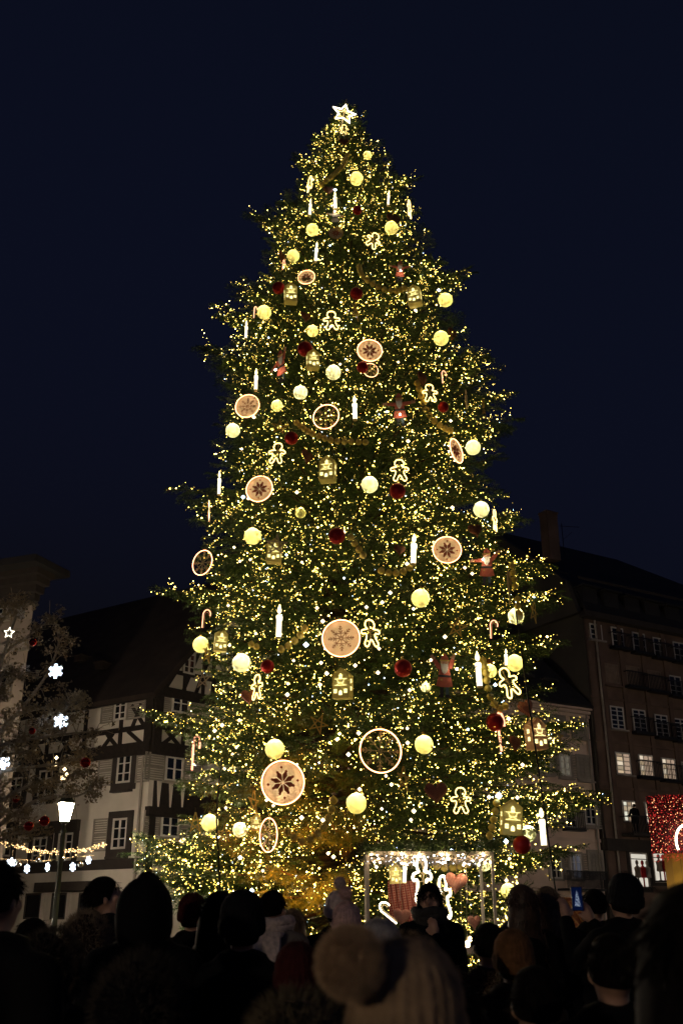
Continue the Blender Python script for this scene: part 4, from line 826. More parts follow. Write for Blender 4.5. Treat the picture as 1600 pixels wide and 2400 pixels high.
z_ = KF.at(1390, 1970)[1]; band(KF, .25, WK, z_ - .1, z_ + .08, .1, m_plaster_pink, 'string_course')
a0, z0 = KF.at(1400, 2085); a1, _ = KF.at(1305, 2082); b = MB(); L_ = a1 - a0; b.box((L_/2, -.9, .95), (L_, .06, .06)); b.box((L_/2, -.45, -.05), (L_, 1.0, .12)); [b.box((L_*i/36, -.9, .5), (.035, .035, .95)) for i in range(37)]; part('balcony_rail', b.mesh('balcony_rail'), m_iron, hk, KF.T(a0, z0, 0))
b = MB(); b.tube([KF.pt(.55, 0, .12) - cb, KF.pt(.55, zK - .4, .12) - cb], .06, 8); b.build('downpipe', m_stone, hk)

# ---------------------------------------------------------------- street lamps
m_lamp_glass = glow('lamp_glass', (1, .80, .58), LAMP_L); m_lamp_iron = mat('lamp_iron', (.035, .04, .035), .5, .4)
def street_lamp(p, label):
    o = thing('street_lamp', label, 'street lamp', (p.x, p.y, 0), group='old lantern street lamps'); h = p.z; SL = Matrix.Scale(.70, 4)
    part('post', cm('post_%.2f' % h, lambda b: (b.lathe([(.20, 0), (.20, .25), (.14, .35), (.12, .9), (.15, .95), (.085, 1.05), (.06, h - .55), (.09, h - .5), (.05, h - .44), (.04, h - .34)], 14)), m_lamp_iron, True), None, o)
    ln = part('lantern_frame', cm('lantern_frame', lambda b: ([b.bar((sx*.13, sy*.13, -.36), (sx*.24, sy*.24, .30), .03, .03, (sx, -sy, 0)) for sx in (-1, 1) for sy in (-1, 1)], [b.bar((sx*.05, sy*.05, -.52), (sx*.14, sy*.14, -.36), .025, .025, (sx, -sy, 0)) for sx in (-1, 1) for sy in (-1, 1)], b.box((0, 0, -.37), (.28, .28, .03))), m_lamp_iron), None, o, Matrix.Translation((0, 0, h)) @ SL)
    part('lantern_roof', cm('lantern_roof', lambda b: b.lathe([(.36, .30), (.37, .34), (.24, .46), (.20, .60), (.10, .68), (.07, .76), (.09, .80), (.03, .88), (.01, .98)], 8), m_lamp_iron), None, o, Matrix.Translation((0, 0, h)) @ SL)
    for k in range(4): part('lantern_pane', cm('lantern_pane', lambda b: b.add([(-.115, -.122, -.35), (.115, -.122, -.35), (.21, -.222, .29), (-.21, -.222, .29), (-.115, -.116, -.35), (.115, -.116, -.35), (.21, -.216, .29), (-.21, -.216, .29)], [(0,1,2,3),(7,6,5,4),(0,4,5,1),(1,5,6,2),(2,6,7,3),(3,7,4,0)]), m_lamp_glass), None, ln, Matrix.Rotation(R(90*k), 4, 'Z'))
    return o
street_lamp(P(154, 1902, 28), 'lit lantern street lamp in front of the timbered house')
street_lamp(Vector((-16.5, 29, 4.8)), 'lit lantern street lamp beyond the left edge of the picture')
street_lamp(Vector((38, 42, 4.8)), 'lit lantern street lamp beyond the right edge before the brown building')
street_lamp(Vector((-14, -19, 4.8)), 'lit lantern street lamp behind the crowd and the viewer')
# ---------------------------------------------------------------- leafy street tree on the left with its decorations
m_twig = mat('grey_bark', (.30, .26, .20), .9, noise=.3, nscale=20); m_dry = mat('dry_leaves', (.20, .15, .085), .8, noise=.3, nscale=3, color2=(.36, .29, .18))
tp = P(-110, 2000, 19); st = thing('street_tree', 'street tree with dry brown leaves and hanging decorations on the left', 'tree', (tp.x, tp.y, 0)); T0 = Vector((tp.x, tp.y, 0))
k = MB(); hub = Vector((0, 0, 3.0)); k.tube([(0, 0, -.1), (.02, .03, 1.5), (0, 0, 3.0), (.05, .1, 4.6)], [.24, .18, .17, .10], 10); k.build('trunk', m_twig, st, True)
limbs = [[(0,1722),(92,1609),(129,1539),(140,1490)],[(20,1690),(75,1664),(138,1655),(184,1640)],[(-20,1560),(61,1496),(116,1453)],[(-10,1600),(31,1465),(55,1420)],[(10,1760),(70,1725),(122,1692),(165,1648)],[(-20,1760),(90,1730),(226,1713)],
         [(-20,1950),(70,1884),(130,1868),(184,1865),(220,1842)],[(-20,1820),(60,1800),(140,1790),(190,1775)],[(-30,1900),(50,1850),(110,1830),(160,1822)],[(-30,1640),(20,1600),(60,1580)],[(-20,1880),(30,1910),(60,1915)],[(-30,1500),(10,1450),(30,1410)],[(-40,1700),(-10,1620),(20,1560)],[(-30,1800),(10,1770),(70,1765)],[(-20,1980),(30,1955),(70,1950)]]
lb, ld, ll, lw = [], [], [], []; k = MB()
for L in limbs:
    Yb = random.uniform(17.8, 20.5); pts = [P(x, y, Yb + .25*i*random.uniform(-1, 1)) - T0 for i, (x, y) in enumerate(L)]; base = Vector((0, 0, min(max(pts[0].z - 1.6, 2.6), 4.5))); path = crom([base, pts[0]*.6 + base*.4] + pts, 5)
    k.tube(path, [.05*(1 - i/len(path)) + .010 for i in range(len(path))], 5)
    n = len(path)
    for i in range(6, n):
        for j in range(2 if i < n - 4 else 4):
            p = path[i]; d = Vector((random.gauss(0, 1), random.gauss(0, 1), random.gauss(.25, .7))).normalized(); l = random.uniform(.12, .42)
            if j % 2: d = (d + (path[i] - path[i-1]).normalized()).normalized()
            e = p + d*l; k.tube([p, p + d*l*.5 + Vector((0, 0, .03)), e], [.010, .007, .004], 3, cap=False)
            w_ = e + T0 - Vector((0, 0, CAM_H)); dz = w_.y*math.cos(PITCH) + w_.z*math.sin(PITCH); qx = 800 + F*w_.x/dz; qy = 1200 - F*(w_.z*math.cos(PITCH) - w_.y*math.sin(PITCH))/dz
            if 118 < qx < 200 and 1855 < qy < 1960: continue      # no leaves grow around the lamp
            for q in range(random.choice((0, 0, 14, 26, 44))):
                lb.append(e + Vector((random.gauss(0, .065), random.gauss(0, .065), random.gauss(-.02, .05)))); ld.append((random.gauss(0, 1), random.gauss(0, 1), random.gauss(-.4, .7))); ll.append(random.uniform(.035, .085)); lw.append(random.uniform(.03, .07))
k.build('branches', m_twig, st); lv = leaf_mesh(np.array(lb), np.array(ld), np.array(ll), np.array(lw), 'foliage', m_dry, st)
m_cold = glow('cold_led', (.72, .84, 1), 5.5); m_white_plastic = mat('white_snowflake', (.75, .75, .72), .6); m_star_lit = glow('star_led', (1, .95, .78), 5)
def _sflake(b):
    for kx in range(6):
        a = R(60*kx + 30); e = Vector((math.cos(a), 0, math.sin(a))); b.bar(e*.05, e, .12, .10)
        for s_, l in ((.5, .34), (.8, .26)):
            for sg in (-1, 1): f = Vector((math.cos(a + sg*R(55)), 0, math.sin(a + sg*R(55)))); b.bar(e*s_, e*s_ + f*l, .10, .09)
    b.tube([(.42*math.cos(a), 0, .42*math.sin(a)) for a in np.linspace(0, 2*math.pi, 18, endpoint=False)], .07, 5, True)
def _sf_fine(b):
    for kx in range(6):
        a = R(60*kx + 30); e = Vector((math.cos(a), 0, math.sin(a))); b.bar(e*.02, e, .05, .04)
        for s_, l in ((.35, .3), (.58, .28), (.8, .18)):
            for sg in (-1, 1): f = Vector((math.cos(a + sg*R(55)), 0, math.sin(a + sg*R(55)))); b.bar(e*s_, e*s_ + f*l, .05, .04)
def _thread(b): b.tube([(0, 0, 1), (0, 0, 2.6)], .03, 4)
def lit_flake(px, py, r, label, Y=18.5, yaw=0):
    o = hang('snowflake_light', label, 'snowflake light', px, py, r, yaw, random.uniform(-15, 15), group='cold white snowflake lights', Y=Y); part('snowflake', cm('lit_snowflake', _sflake, m_cold), None, o); part('thread', cm('thread', _thread, m_cord), None, o); return o
def dull_flake(px, py, r, label, Y=18.5, yaw=20):
    o = hang('paper_snowflake', label, 'snowflake', px, py, r, yaw, random.uniform(-15, 15), group='unlit white snowflakes', Y=Y); part('snowflake', cm('paper_snowflake', _sf_fine, m_white_plastic), None, o); part('thread', cm('thread', _thread, m_cord), None, o); return o
lit_flake(131, 1573, 17, 'cold white snowflake light highest in the left street tree'); lit_flake(143, 1691, 18, 'cold white snowflake light in the middle of the left street tree'); lit_flake(8, 1787, 17, 'cold white snowflake light at the picture edge in the street tree')
dull_flake(50, 1438, 15, 'unlit white snowflake near the top of the street tree', yaw=60); dull_flake(101, 1690, 15, 'unlit white snowflake left of the middle snowflake light'); dull_flake(92, 1893, 19, 'large unlit white snowflake above the red baubles left of the lamp'); dull_flake(60, 1567, 14, 'unlit white snowflake left of the highest snowflake light', yaw=40); dull_flake(137, 1857, 13, 'unlit white snowflake beside the street lamp roof', yaw=60)
o = hang('star_light', 'small glowing white star in the street tree top', 'star light', 22, 1483, 13, 0, 6, Y=18.5); part('neon_outline', cm('star_small', _tstar, m_star_lit), None, o); part('thread', cm('thread', _thread, m_cord), None, o)
for x, y, r, l in [(78,1505,9,'tiny red bauble high in the street tree'),(76,1713,8,'tiny red bauble low in the middle of the street tree'),(201,1787,12,'mirror red bauble alone right of the street tree'),(105,1924,12,'mirror red bauble just left of the street lamp'),(68,1936,11,'mirror red bauble second left of the street lamp'),(38,1873,8,'tiny red bauble near the left picture edge')]: bauble(x, y, r, l, m=m_red2, Y=18, grp='red baubles in the street tree')
pts = np.array([tuple(P(x, y, 18.3)) for x, y in ((131,1792),(152,1803),(157,1815),(145,1823),(150,1824),(133,1776),(148,1822))]); o = bulbs('warm_bulbs', pts, np.full(len(pts), .035), glow('warm_bulb', (1, .75, .4), 8), None); tag(o, 'few warm bulbs tangled in the street tree above the lamp', 'bulbs')
# light garland between tree and house, with hanging pieces
YG = 30; gp = crom([P(x, y, YG) for x, y in ((-10,1968),(25,1980),(70,1992),(140,1997),(200,1990),(248,1979))], 14); g0 = gp[0]
ga = thing('light_garland', 'warm light garland sagging across the timbered house front', 'garland', g0); k = MB(); k.tube([q - g0 for q in gp], .02, 5); k.build('cable', m_cord, ga)
pts = np.array([tuple(q - g0 + Vector((random.gauss(0, .03), random.gauss(0, .05), random.gauss(0, .04)))) for q in gp for j in range(3)]); bulbs('warm_bulbs', pts, rng.uniform(.010, .024, len(pts)), glow('garland_bulb', (1, .62, .25), 4), ga)
k = MB(); k.tube([P(x, y, YG + .1) for x, y in ((-10, 2012), (100, 2018), (220, 2004))], .012, 4); tag(k.build('hanging_wire', m_cord), 'thin wire under the light garland carrying small pieces', 'wire')
for x, y, r, yw, l in ((27,2022,11,0,'cold snowflake light at the left end of the lower wire'),(64,2036,10,65,'narrow snowflake light second from left on the lower wire'),(112,2032,10,65,'narrow snowflake light left of the lamp post on the wire'),(171,2032,10,60,'narrow snowflake light right of the lamp post on the wire'),(208,2016,9,60,'narrow snowflake light at the right end of the lower wire')): lit_flake(x, y, r, l, YG, yw)
m_silver = mat('silver_ball', (.6, .52, .40), .12, 1)
for x, y, l in ((46,2025,'silver ball between the two left wire lights'),(91,2015,'silver ball before the double window'),(149,2012,'silver ball beside the lamp post'),(190,2026,'silver ball between the two right wire lights')):
    o = hang('silver_ball', l, 'bauble', x, y, 7, group='silver balls on the wire', Y=YG); part('ball', cm('silver', _globe, m_silver, True), None, o); part('cap', cm('cap', _cap, m_gold), None, o); part('thread', cm('thread', _thread, m_cord), None, o)
# ---------------------------------------------------------------- white display frame at the foot of the fir
YF = 15.0; m_whitep = mat('white_paint', (.55, .50, .43), .5); m_garl = mat('garland_green', (.02, .03, .012), .7)
pl, pr_ = P(861, 2000, YF), P(1152, 2000, YF); zt = pl.z; fo = thing('display_frame', 'white display frame with lit twig canopy at the foot of the fir', 'display frame', ((pl.x + pr_.x)/2, YF, 0)); fx = (pr_.x - pl.x)/2; fd = 1.3
for x, y in ((-fx, 0), (fx, 0), (-fx, fd), (fx, fd)):
    k = MB(); k.box((x, y, zt/2), (.042, .042, zt)); part('post', k.mesh('post'), m_whitep, fo)
k = MB(); k.box((.02, .65, zt/2), (.04, .04, zt)); part('middle_post', k.mesh('middle_post'), m_iron, fo)
for a, b_ in (((-fx, 0), (fx, 0)), ((-fx, fd), (fx, fd)), ((-fx, 0), (-fx, fd)), ((fx, 0), (fx, fd))): k = MB(); k.bar((a[0], a[1], zt), (b_[0], b_[1], zt), .05, .05, (0, 0, 1)); part('top_rail', k.mesh('top_rail'), m_whitep, fo)
n = 900; bs = np.stack([rng.uniform(-fx, fx, n), rng.uniform(-.05, fd, n), zt - rng.uniform(.0, .10, n)], 1); leaf_mesh(bs, rng.normal(size=(n, 3))*[1, 1, .5], rng.uniform(.08, .25, n), rng.uniform(.008, .018, n), 'twig_canopy', mat('birch_twigs', (.42, .36, .28), .8), fo)
n = 2500; bs = np.stack([rng.uniform(-fx - .1, fx + .1, n), rng.choice([0, fd], n) + rng.normal(0, .05, n), zt + .08 + rng.normal(0, .04, n)], 1); leaf_mesh(bs, rng.normal(size=(n, 3)) + [0, 0, .3], rng.uniform(.06, .14, n), rng.uniform(.012, .02, n), 'fir_garland', m_needle, fo)
n = 70; bulbs('canopy_bulbs', np.stack([rng.uniform(-fx, fx, n), rng.uniform(-.05, fd, n), zt - rng.uniform(.0, .12, n)], 1), rng.uniform(.006, .013, n), glow('canopy_led', (.72, .82, 1), 8), fo)
n = 36; bulbs('warm_fill_bulbs', np.stack([rng.uniform(-fx, fx, n), rng.uniform(-.08, .02, n), zt - rng.uniform(.0, .16, n)], 1), rng.uniform(.007, .014, n), glow('warm_heart_fill', (1, .68, .36), 210), fo)  # warm bulbs added along the front rail to light the hearts
def strung(x, y, Y, h):   # cord of a hanging piece up to the canopy
    p = P(x, y, Y); k = MB(); k.tube([p + Vector((0, 0, .1)), Vector((p.x, p.y, zt - .02))], .007, 4); return k, p
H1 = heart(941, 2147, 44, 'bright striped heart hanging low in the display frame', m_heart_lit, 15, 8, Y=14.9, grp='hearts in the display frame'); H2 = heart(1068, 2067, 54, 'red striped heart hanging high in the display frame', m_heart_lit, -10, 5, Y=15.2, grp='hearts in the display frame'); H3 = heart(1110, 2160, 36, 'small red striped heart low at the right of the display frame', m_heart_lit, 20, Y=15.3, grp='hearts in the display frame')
for hh, (x, y, Y) in zip((H1, H2, H3), ((938, 2130, 14.95), (1068, 2040, 15.25), (1096, 2135, 15.3))):
    k, p = strung(x, y, Y, 0); me = k.mesh('hanging_string'); o = part('hanging_string', me, m_whitep, hh); o.matrix_parent_inverse = (Matrix.Translation(hh.location) @ hh.rotation_euler.to_matrix().to_4x4() @ Matrix.Diagonal((*hh.scale, 1))).inverted()
m_panel = plaid('plaid_panel', (.34, .05, .04), (.55, .33, .25), 9, .15)
def cloth(pts, Y0, Y1, label, m, th=.02, waves=5):
    """Hanging cloth: corner pixels TL, TR, BR, BL."""
    q = [P(*pts[0], Y0), P(*pts[1], Y1), P(*pts[2], Y1), P(*pts[3], Y0)]; o0 = q[3].copy(); b = MB(); n = 24; vs = []
    for off in (0, th):
        for j in range(7):
            t = j/6
            for i in range(n + 1):
                s = i/n; p = (q[0]*(1-s) + q[1]*s)*(1-t) + (q[3]*(1-s) + q[2]*s)*t; vs.append(p - o0 + Vector((0, off + .035*math.sin(s*waves*6.28)*(.3 + t), 0)))
    m1 = n + 1; L = 7*m1; fs = []
    for j in range(6):
        for i in range(n): a = j*m1 + i; fs += [(a, a + 1, a + m1 + 1, a + m1), (L + a + m1, L + a + m1 + 1, L + a + 1, L + a)]
    b.add(vs, fs); o = b.build('plaid_cloth', m, None, True); o.location = o0; return tag(o, label, 'cloth')
cloth([(908, 2064), (975, 2064), (978, 2160), (912, 2160)], 16.1, 16.1, 'dark red plaid cloth hanging inside the display frame', m_panel)
candle(948, 2040, 54, 'short candle light inside the display frame', Y=15.8); house(926, 2047, 26, 'small yellow card house inside the display frame', 10, Y=15.8); ginger(988, 2060, 104, 'big white gingerbread outline inside the display frame', -58, 0, m=m_neon_white, Y=15.5); ginger(1040, 2105, 100, 'big white gingerbread outline behind the standing woman', 50, -14, m=m_neon_white, Y=16.0)
o = hang('candy_cane_light', 'short white neon cane beside the low striped heart', 'cane ornament', 912, 2138, 28, 0, -50, Y=15.4); part('neon_outline', cm('cane_outline', _cane, m_neon_white, True), None, o); part('wire_frame', cm('cane_frame', _cane2, m_wire), None, o)
beads([(1022, 2030), (1045, 2034), (1070, 2032), (1095, 2026), (1112, 2020)], 9, 'bead garland inside the display frame', Y=16.5); globe_in = globe(1133, 2022, 19, 'pale globe inside the display frame', pale=True); globe_in.location = P(1133, 2022, 16.6); s_ = 19*mpp(globe_in.location); globe_in.scale = (s_,)*3
for i, (x, y, r) in enumerate(((1083, 2214, 9), (1094, 2212, 8), (1101, 2200, 6))):
    o = hang('hanging_lamp', ('glowing bulb lowest on the long cord in the display frame', 'glowing bulb second lowest on the long cord', 'smaller glowing bulb topmost on the long cord')[i], 'bulb lamp', x, y, r, Y=13.9, group='bulbs on the long cord'); part('bulb', cm('edison', lambda b: b.lathe([(.1, -1), (.6, -.8), (.9, -.3), (.75, .2), (.35, .6), (.3, .8)], 12), glow('edison_glow', (1, .70, .36), 26), True), None, o); part('socket', cm('socket', lambda b: b.lathe([(.33, .78), (.36, 1.4), (.2, 1.6)], 10), m_cord), None, o); part('cord', cm('cord_%d' % i, lambda b: b.tube([(0, 0, 1.6), (0, .3, 9), (0, 1, 17)], .06, 4), m_whitep), None, o)
# amber floodlight in the fir's lower branches
fp = Vector((AX - 1.2, TD - 6.6, 0)); fl2 = thing('floodlight', 'amber floodlight on the ground at the foot of the fir', 'floodlight', fp)
k = MB(); k.box((0, 0, .22), (.42, .16, .3), M=Matrix.Rotation(R(-40), 4, 'X')); part('housing', k.mesh('housing'), m_iron, fl2); k = MB(); k.bar((-.24, 0, 0), (-.24, 0, .25), .04, .04); k.bar((.24, 0, 0), (.24, 0, .25), .04, .04); k.box((0, 0, .01), (.55, .25, .02)); part('bracket', k.mesh('bracket'), m_iron, fl2)
ld_ = bpy.data.lights.new('floodlight_beam', 'SPOT'); ld_.energy = FLOOD_W; ld_.color = (1, .24, .02); ld_.spot_size = R(56); ld_.spot_blend = .9; ld_.shadow_soft_size = .15
lo = bpy.data.objects.new('floodlight_beam', ld_); col.objects.link(lo); lo.parent = fl2; lo.location = (0, .15, .45); lo.rotation_euler = (R(180 - 52), 0, 0)
# guy cables
for pts_, l in ((((1203, 1395), (1240, 1660), (1268, 1850), (1300, 2080)), 'black guy cable down the right side of the fir'), (((520, 1780), (508, 1900), (512, 2000), (516, 2095)), 'black guy cable down the left side of the fir')):
    q = [surf(*pts_[0], .2)] + [P(x, y, 22.2 - .3*i) for i, (x, y) in enumerate(pts_[1:])]; e = q[-1] + (q[-1] - q[-2]); e = q[-1] + (e - q[-1])*(q[-1].z/max(.01, q[-2].z - q[-1].z)) if q[-2].z > q[-1].z else e
    k = MB(); k.tube(crom([p - Vector((q[-1].x, q[-1].y, 0)) for p in q] + [Vector((e.x - q[-1].x, e.y - q[-1].y, 0))], 5), .018, 5); o = k.build('guy_cable', m_iron); o.location = (q[-1].x, q[-1].y, 0); tag(o, l, 'cable')
# ---------------------------------------------------------------- market kiosk at the right edge
ky = 20.0; k0 = P(1562, 2060, ky); mk = thing('market_kiosk', 'yellow wooden market kiosk with red light curtain at the right edge', 'kiosk', (k0.x, ky, 0), (0, 0, R(-19))); m_yel = mat('yellow_boards', (.62, .40, .08), .7, noise=.2, nscale=3); zk = P(1562, 1980, ky).z; m_yel2 = mat('kiosk_corner', (.45, .28, .07), .7)
for i in range(12): k = MB(); k.box((.12 + i*.16 + .08, 0, zk/2), (.152, .05, zk)); part('board', k.mesh('board'), m_yel, mk)
k = MB(); k.box((.06, -.02, zk/2), (.14, .16, zk + .02)); part('corner_post', k.mesh('corner_post'), m_yel2, mk); k = MB(); k.box((1.0, 1.2, zk/2), (2.0, 2.3, zk - .1)); part('back_walls', k.mesh('back_walls'), m_yel2, mk); k = MB(); k.box((1.0, 1.1, zk + .06), (2.2, 2.6, .1)); part('roof_board', k.mesh('roof_board'), m_yel2, mk)
k = MB(); k.lathe([(.12, -.16), (.12, .16)], 10); part('wall_light', k.mesh('wall_light'), m_whitep, mk, Matrix.Translation((.42, -.1, zk*.55)))
pa, pb = P(1541, 2000, ky - .3), P(1541, 1865, ky - .3); wpx = P(1680, 1930, ky - .3).x - pa.x; pz0, pz1 = pa.z, pb.z
k = MB(); k.box((wpx/2 + pa.x - k0.x, -.3, (pz0 + pz1)/2), (wpx, .12, pz1 - pz0)); part('sign_panel', k.mesh('sign_panel'), mat('red_panel', (.06, .01, .012), .8), mk)
n = 1700; pts = np.stack([pa.x - k0.x + rng.random(n)*wpx, -.38 + rng.normal(0, .02, n), pz0 - .15 + (pz1 - pz0 + .15)*rng.random(n)], 1); bulbs('red_light_curtain', pts, rng.uniform(.003, .009, n), glow('red_led', (1, .06, .05), .85), mk); n = 220; pts = np.stack([pa.x - k0.x + rng.random(n)*wpx, -.39 + rng.normal(0, .02, n), pz0 + (pz1 - pz0)*rng.random(n)], 1); bulbs('orange_light_curtain', pts, rng.uniform(.005, .010, n), glow('orange_led', (1, .42, .18), 3.2), mk)
k = MB(); k.tube(crom([Vector((.66 + pa.x - k0.x + .20*math.cos(a), -.5, pz0 + .18 + .30*math.sin(a))) for a in np.linspace(1.8, 3.6, 8)], 4), .02, 6); part('neon_arc', k.mesh('neon_arc'), m_neon_white, mk)
wl_ = bpy.data.lights.new('kiosk_lamp', 'POINT'); wl_.energy = 12; wl_.color = (1, .75, .35); wl_.shadow_soft_size = .1; lo = bpy.data.objects.new('kiosk_lamp', wl_); col.objects.link(lo); lo.parent = mk; lo.location = (.42, -.55, zk*.62)
# plaid stall cloths at the right
m_pl2 = plaid('plaid_orange', (.40, .11, .04), (.62, .34, .10), 7, .5)
cloth([(1305, 2102), (1362, 2104), (1400, 2240), (1340, 2236)], 13, 12.6, 'orange red plaid cloth on the stall at the lower right', m_pl2, waves=3); cloth([(1345, 2210), (1398, 2208), (1402, 2235), (1350, 2232)], 12, 12, 'narrow plaid cloth strip below the stall cloth', m_panel, waves=2)
o = hang('stall_lamp', 'small white lamp glowing beside the stall cloth', 'lamp', 1380, 2190, 9, Y=12.2); part('shade', cm('lampshade', lambda b: b.lathe([(.8, -1), (1, -.6), (.7, .6), (.3, 1)], 12), glow('stall_glow', (1, .85, .6), 1.2), True), None, o); part('stem', cm('stem', lambda b: b.tube([(0, 0, -1), (0, 0, -30)], .12, 5), m_iron), None, o)
# ---------------------------------------------------------------- the crowd
tmp_sc = bpy.data.scenes.new('tmp')
def remesh(b, name, vox, smooth=4):
    me = b.mesh(name); o = bpy.data.objects.new('tmp', me); tmp_sc.collection.objects.link(o)
    m = o.modifiers.new('r', 'REMESH'); m.mode = 'VOXEL'; m.voxel_size = vox; m.use_smooth_shade = True
    s = o.modifiers.new('s', 'SMOOTH'); s.factor = .5; s.iterations = smooth
    vl = tmp_sc.view_layers[0]; vl.update(); dg = vl.depsgraph; dg.update(); out = bpy.data.meshes.new_from_object(o.evaluated_get(dg)); out.name = name; out.materials.clear()
    bpy.data.objects.remove(o); out.polygons.foreach_set('use_smooth', [True]*len(out.polygons)); return out
def caps(b, pts, rs):
    """Chain of tapered limbs with round joints."""
    for i in range(len(pts) - 1): b.tube([pts[i], pts[i + 1]], [rs[i], rs[i + 1]], 12)
    for p, r in zip(pts, rs): b.sphere(p, r, 12, 8)
def hand(b, w, d, up, s=1):
    """Palm and five bent fingers from wrist w along d; up is the back of the hand."""
    w = Vector(w); d = Vector(d).normalized(); up = Vector(up).normalized(); sd = d.cross(up).normalized()*s
    caps(b, [w, w + d*.05, w + d*.085], [.026, .034, .030]); caps(b, [w + d*.05 + sd*.02, w + d*.08 + sd*.022], [.022, .018]); caps(b, [w + d*.05 - sd*.02, w + d*.08 - sd*.022], [.022, .018])
    for k, (o, l) in enumerate(((-.033, .062), (-.011, .078), (.011, .083), (.033, .074))):
        a = w + d*.085 + sd*o; p1 = a + d*l*.5 - up*.008; caps(b, [a, p1, p1 + (d*.75 - up*.65)*l*.5], [.0105, .0095, .0085])
    t = w + d*.03 + sd*.03; caps(b, [t, t + (d*.6 + sd*.8)*.035, t + (d*.9 + sd*.6 - up*.2)*.065], [.014, .012, .010])
m_skinp = mat('skin', (.52, .30, .21), .5, noise=.08, nscale=20)
ARMS = {  # elbow, wrist, hand direction per side (x right, y forward, z up), height 1.75
    'down': [((-.25, -.03, 1.12), (-.24, .12, .92), (0, .4, -1)), ((.25, -.03, 1.12), (.24, .12, .92), (0, .4, -1))],
    'phone': [((-.27, .18, 1.25), (-.20, .36, 1.52), (.1, .25, 1)), ((.26, .2, 1.22), (.02, .37, 1.50), (-.3, .2, 1))],
    'chin': [((-.24, .10, 1.10), (-.06, .20, 1.36), (.3, -.1, 1)), ((.25, -.02, 1.12), (.23, .12, .92), (0, .4, -1))],
    'rail': [((-.28, .12, 1.12), (-.22, .38, 1.06), (0, 1, -.1)), ((.28, .12, 1.12), (.22, .38, 1.06), (0, 1, -.1))]}
def build_body(pose, pitch):
    b = MB(); T = Matrix.Translation((0, .0, 1.50)) @ Matrix.Rotation(R(pitch), 4, 'X') @ Matrix.Translation((0, 0, -1.50))
    hp_ = lambda x, y, z: T @ Vector((x, y, z))
    R3 = Matrix.Rotation(R(pitch), 4, 'X')
    b.sphere(hp_(0, -.005, 1.655), (.078, .096, .098), 18, 12, R3); b.sphere(hp_(0, .025, 1.60), (.064, .072, .085), 16, 10, R3); b.sphere(hp_(0, .06, 1.555), (.036, .034, .03), 10, 8)
    caps(b, [hp_(0, .092, 1.645), hp_(0, .116, 1.612)], [.011, .016]); b.sphere(hp_(0, .098, 1.578), (.026, .014, .011), 10, 6)
    for s in (-1, 1): b.sphere(hp_(s*.082, -.005, 1.63), (.012, .022, .034), 8, 8, R3); b.sphere(hp_(s*.034, .088, 1.662), (.022, .012, .010), 8, 6); b.sphere(hp_(s*.05, .062, 1.61), (.026, .024, .024), 8, 6)
    caps(b, [(0, -.01, 1.42), hp_(0, .0, 1.56)], [.062, .056])
    caps(b, [(0, 0, .96), (0, .01, 1.15), (0, 0, 1.36)], [.13, .12, .13]); caps(b, [(-.17, 0, 1.41), (0, 0, 1.43), (.17, 0, 1.41)], [.055, .07, .055]); caps(b, [(-.09, 0, .95), (.09, 0, .95)], [.10, .10])
    for i, s in enumerate((-1, 1)):
        e, w_, d = ARMS[pose][i]; caps(b, [(s*.18, 0, 1.40), e, w_], [.052, .042, .028]); hand(b, w_, d, (0, -1, .2) if pose in ('down', 'rail') else (0, -1, .1), -s)
        caps(b, [(s*.09, 0, .92), (s*.10, .02, .50), (s*.10, -.02, .09)], [.085, .055, .040]); caps(b, [(s*.10, -.04, .05), (s*.11, .14, .035)], [.042, .035])
    me = remesh(b, 'body', .013, 3); me.materials.append(m_skinp)
    c = MB(); caps(c, [(0, 0, .80), (0, .01, 1.12), (0, 0, 1.33)], [.185, .165, .17]); caps(c, [(-.19, 0, 1.40), (0, -.01, 1.42), (.19, 0, 1.40)], [.078, .095, .078])
    for i, s in enumerate((-1, 1)):
        e, w_, d = ARMS[pose][i]; caps(c, [(s*.20, 0, 1.39), e, Vector(w_) - Vector(d).normalized()*.01], [.085, .070, .052]); caps(c, [(s*.09, 0, .95), (s*.10, 0, .72)], [.14, .15])
    caps(c, [(-.05, -.02, 1.46), (.05, -.02, 1.46)], [.085, .085]); c.tube([(.10*math.cos(a), -.01 + .10*math.sin(a), 1.50) for a in np.linspace(0, 2*math.pi, 14, endpoint=False)], .032, 8, True)
    coat = remesh(c, 'coat', .02, 3)
    t = MB()
    for s in (-1, 1): caps(t, [(s*.09, 0, .80), (s*.10, .02, .50), (s*.10, -.02, .12)], [.105, .078, .065])
    caps(t, [(-.07, 0, .85), (.07, 0, .85)], [.12, .12]); tr = remesh(t, 'trousers', .022, 2)
    f = MB()
    for s in (-1, 1): caps(f, [(s*.10, -.05, .055), (s*.11, .15, .045)], [.058, .048]); f.box((s*.105, .05, .012), (.1, .27, .024))
    return me, coat, tr, remesh(f, 'shoes', .02, 2)
BODY = {}
def body_of(pose, pitch):
    if (pose, pitch) not in BODY: BODY[(pose, pitch)] = build_body(pose, pitch)
    return BODY[(pose, pitch)]
def fuzz(name, pts, nrm, ln, wd, m, parent, spread=.5):
    pts = np.array(pts); nrm = np.array(nrm); return leaf_mesh(pts, nrm + rng.normal(0, spread, pts.shape), rng.uniform(.5, 1.1, len(pts))*ln, np.full(len(pts), wd), name, m, parent)
def sph_pts(n, c, r, zmin=-1):
    v = rng.normal(size=(n*2, 3)); v /= np.linalg.norm(v, axis=1, keepdims=True); v = v[v[:, 2] > zmin][:n]; return v*np.array(r) + np.array(c), v
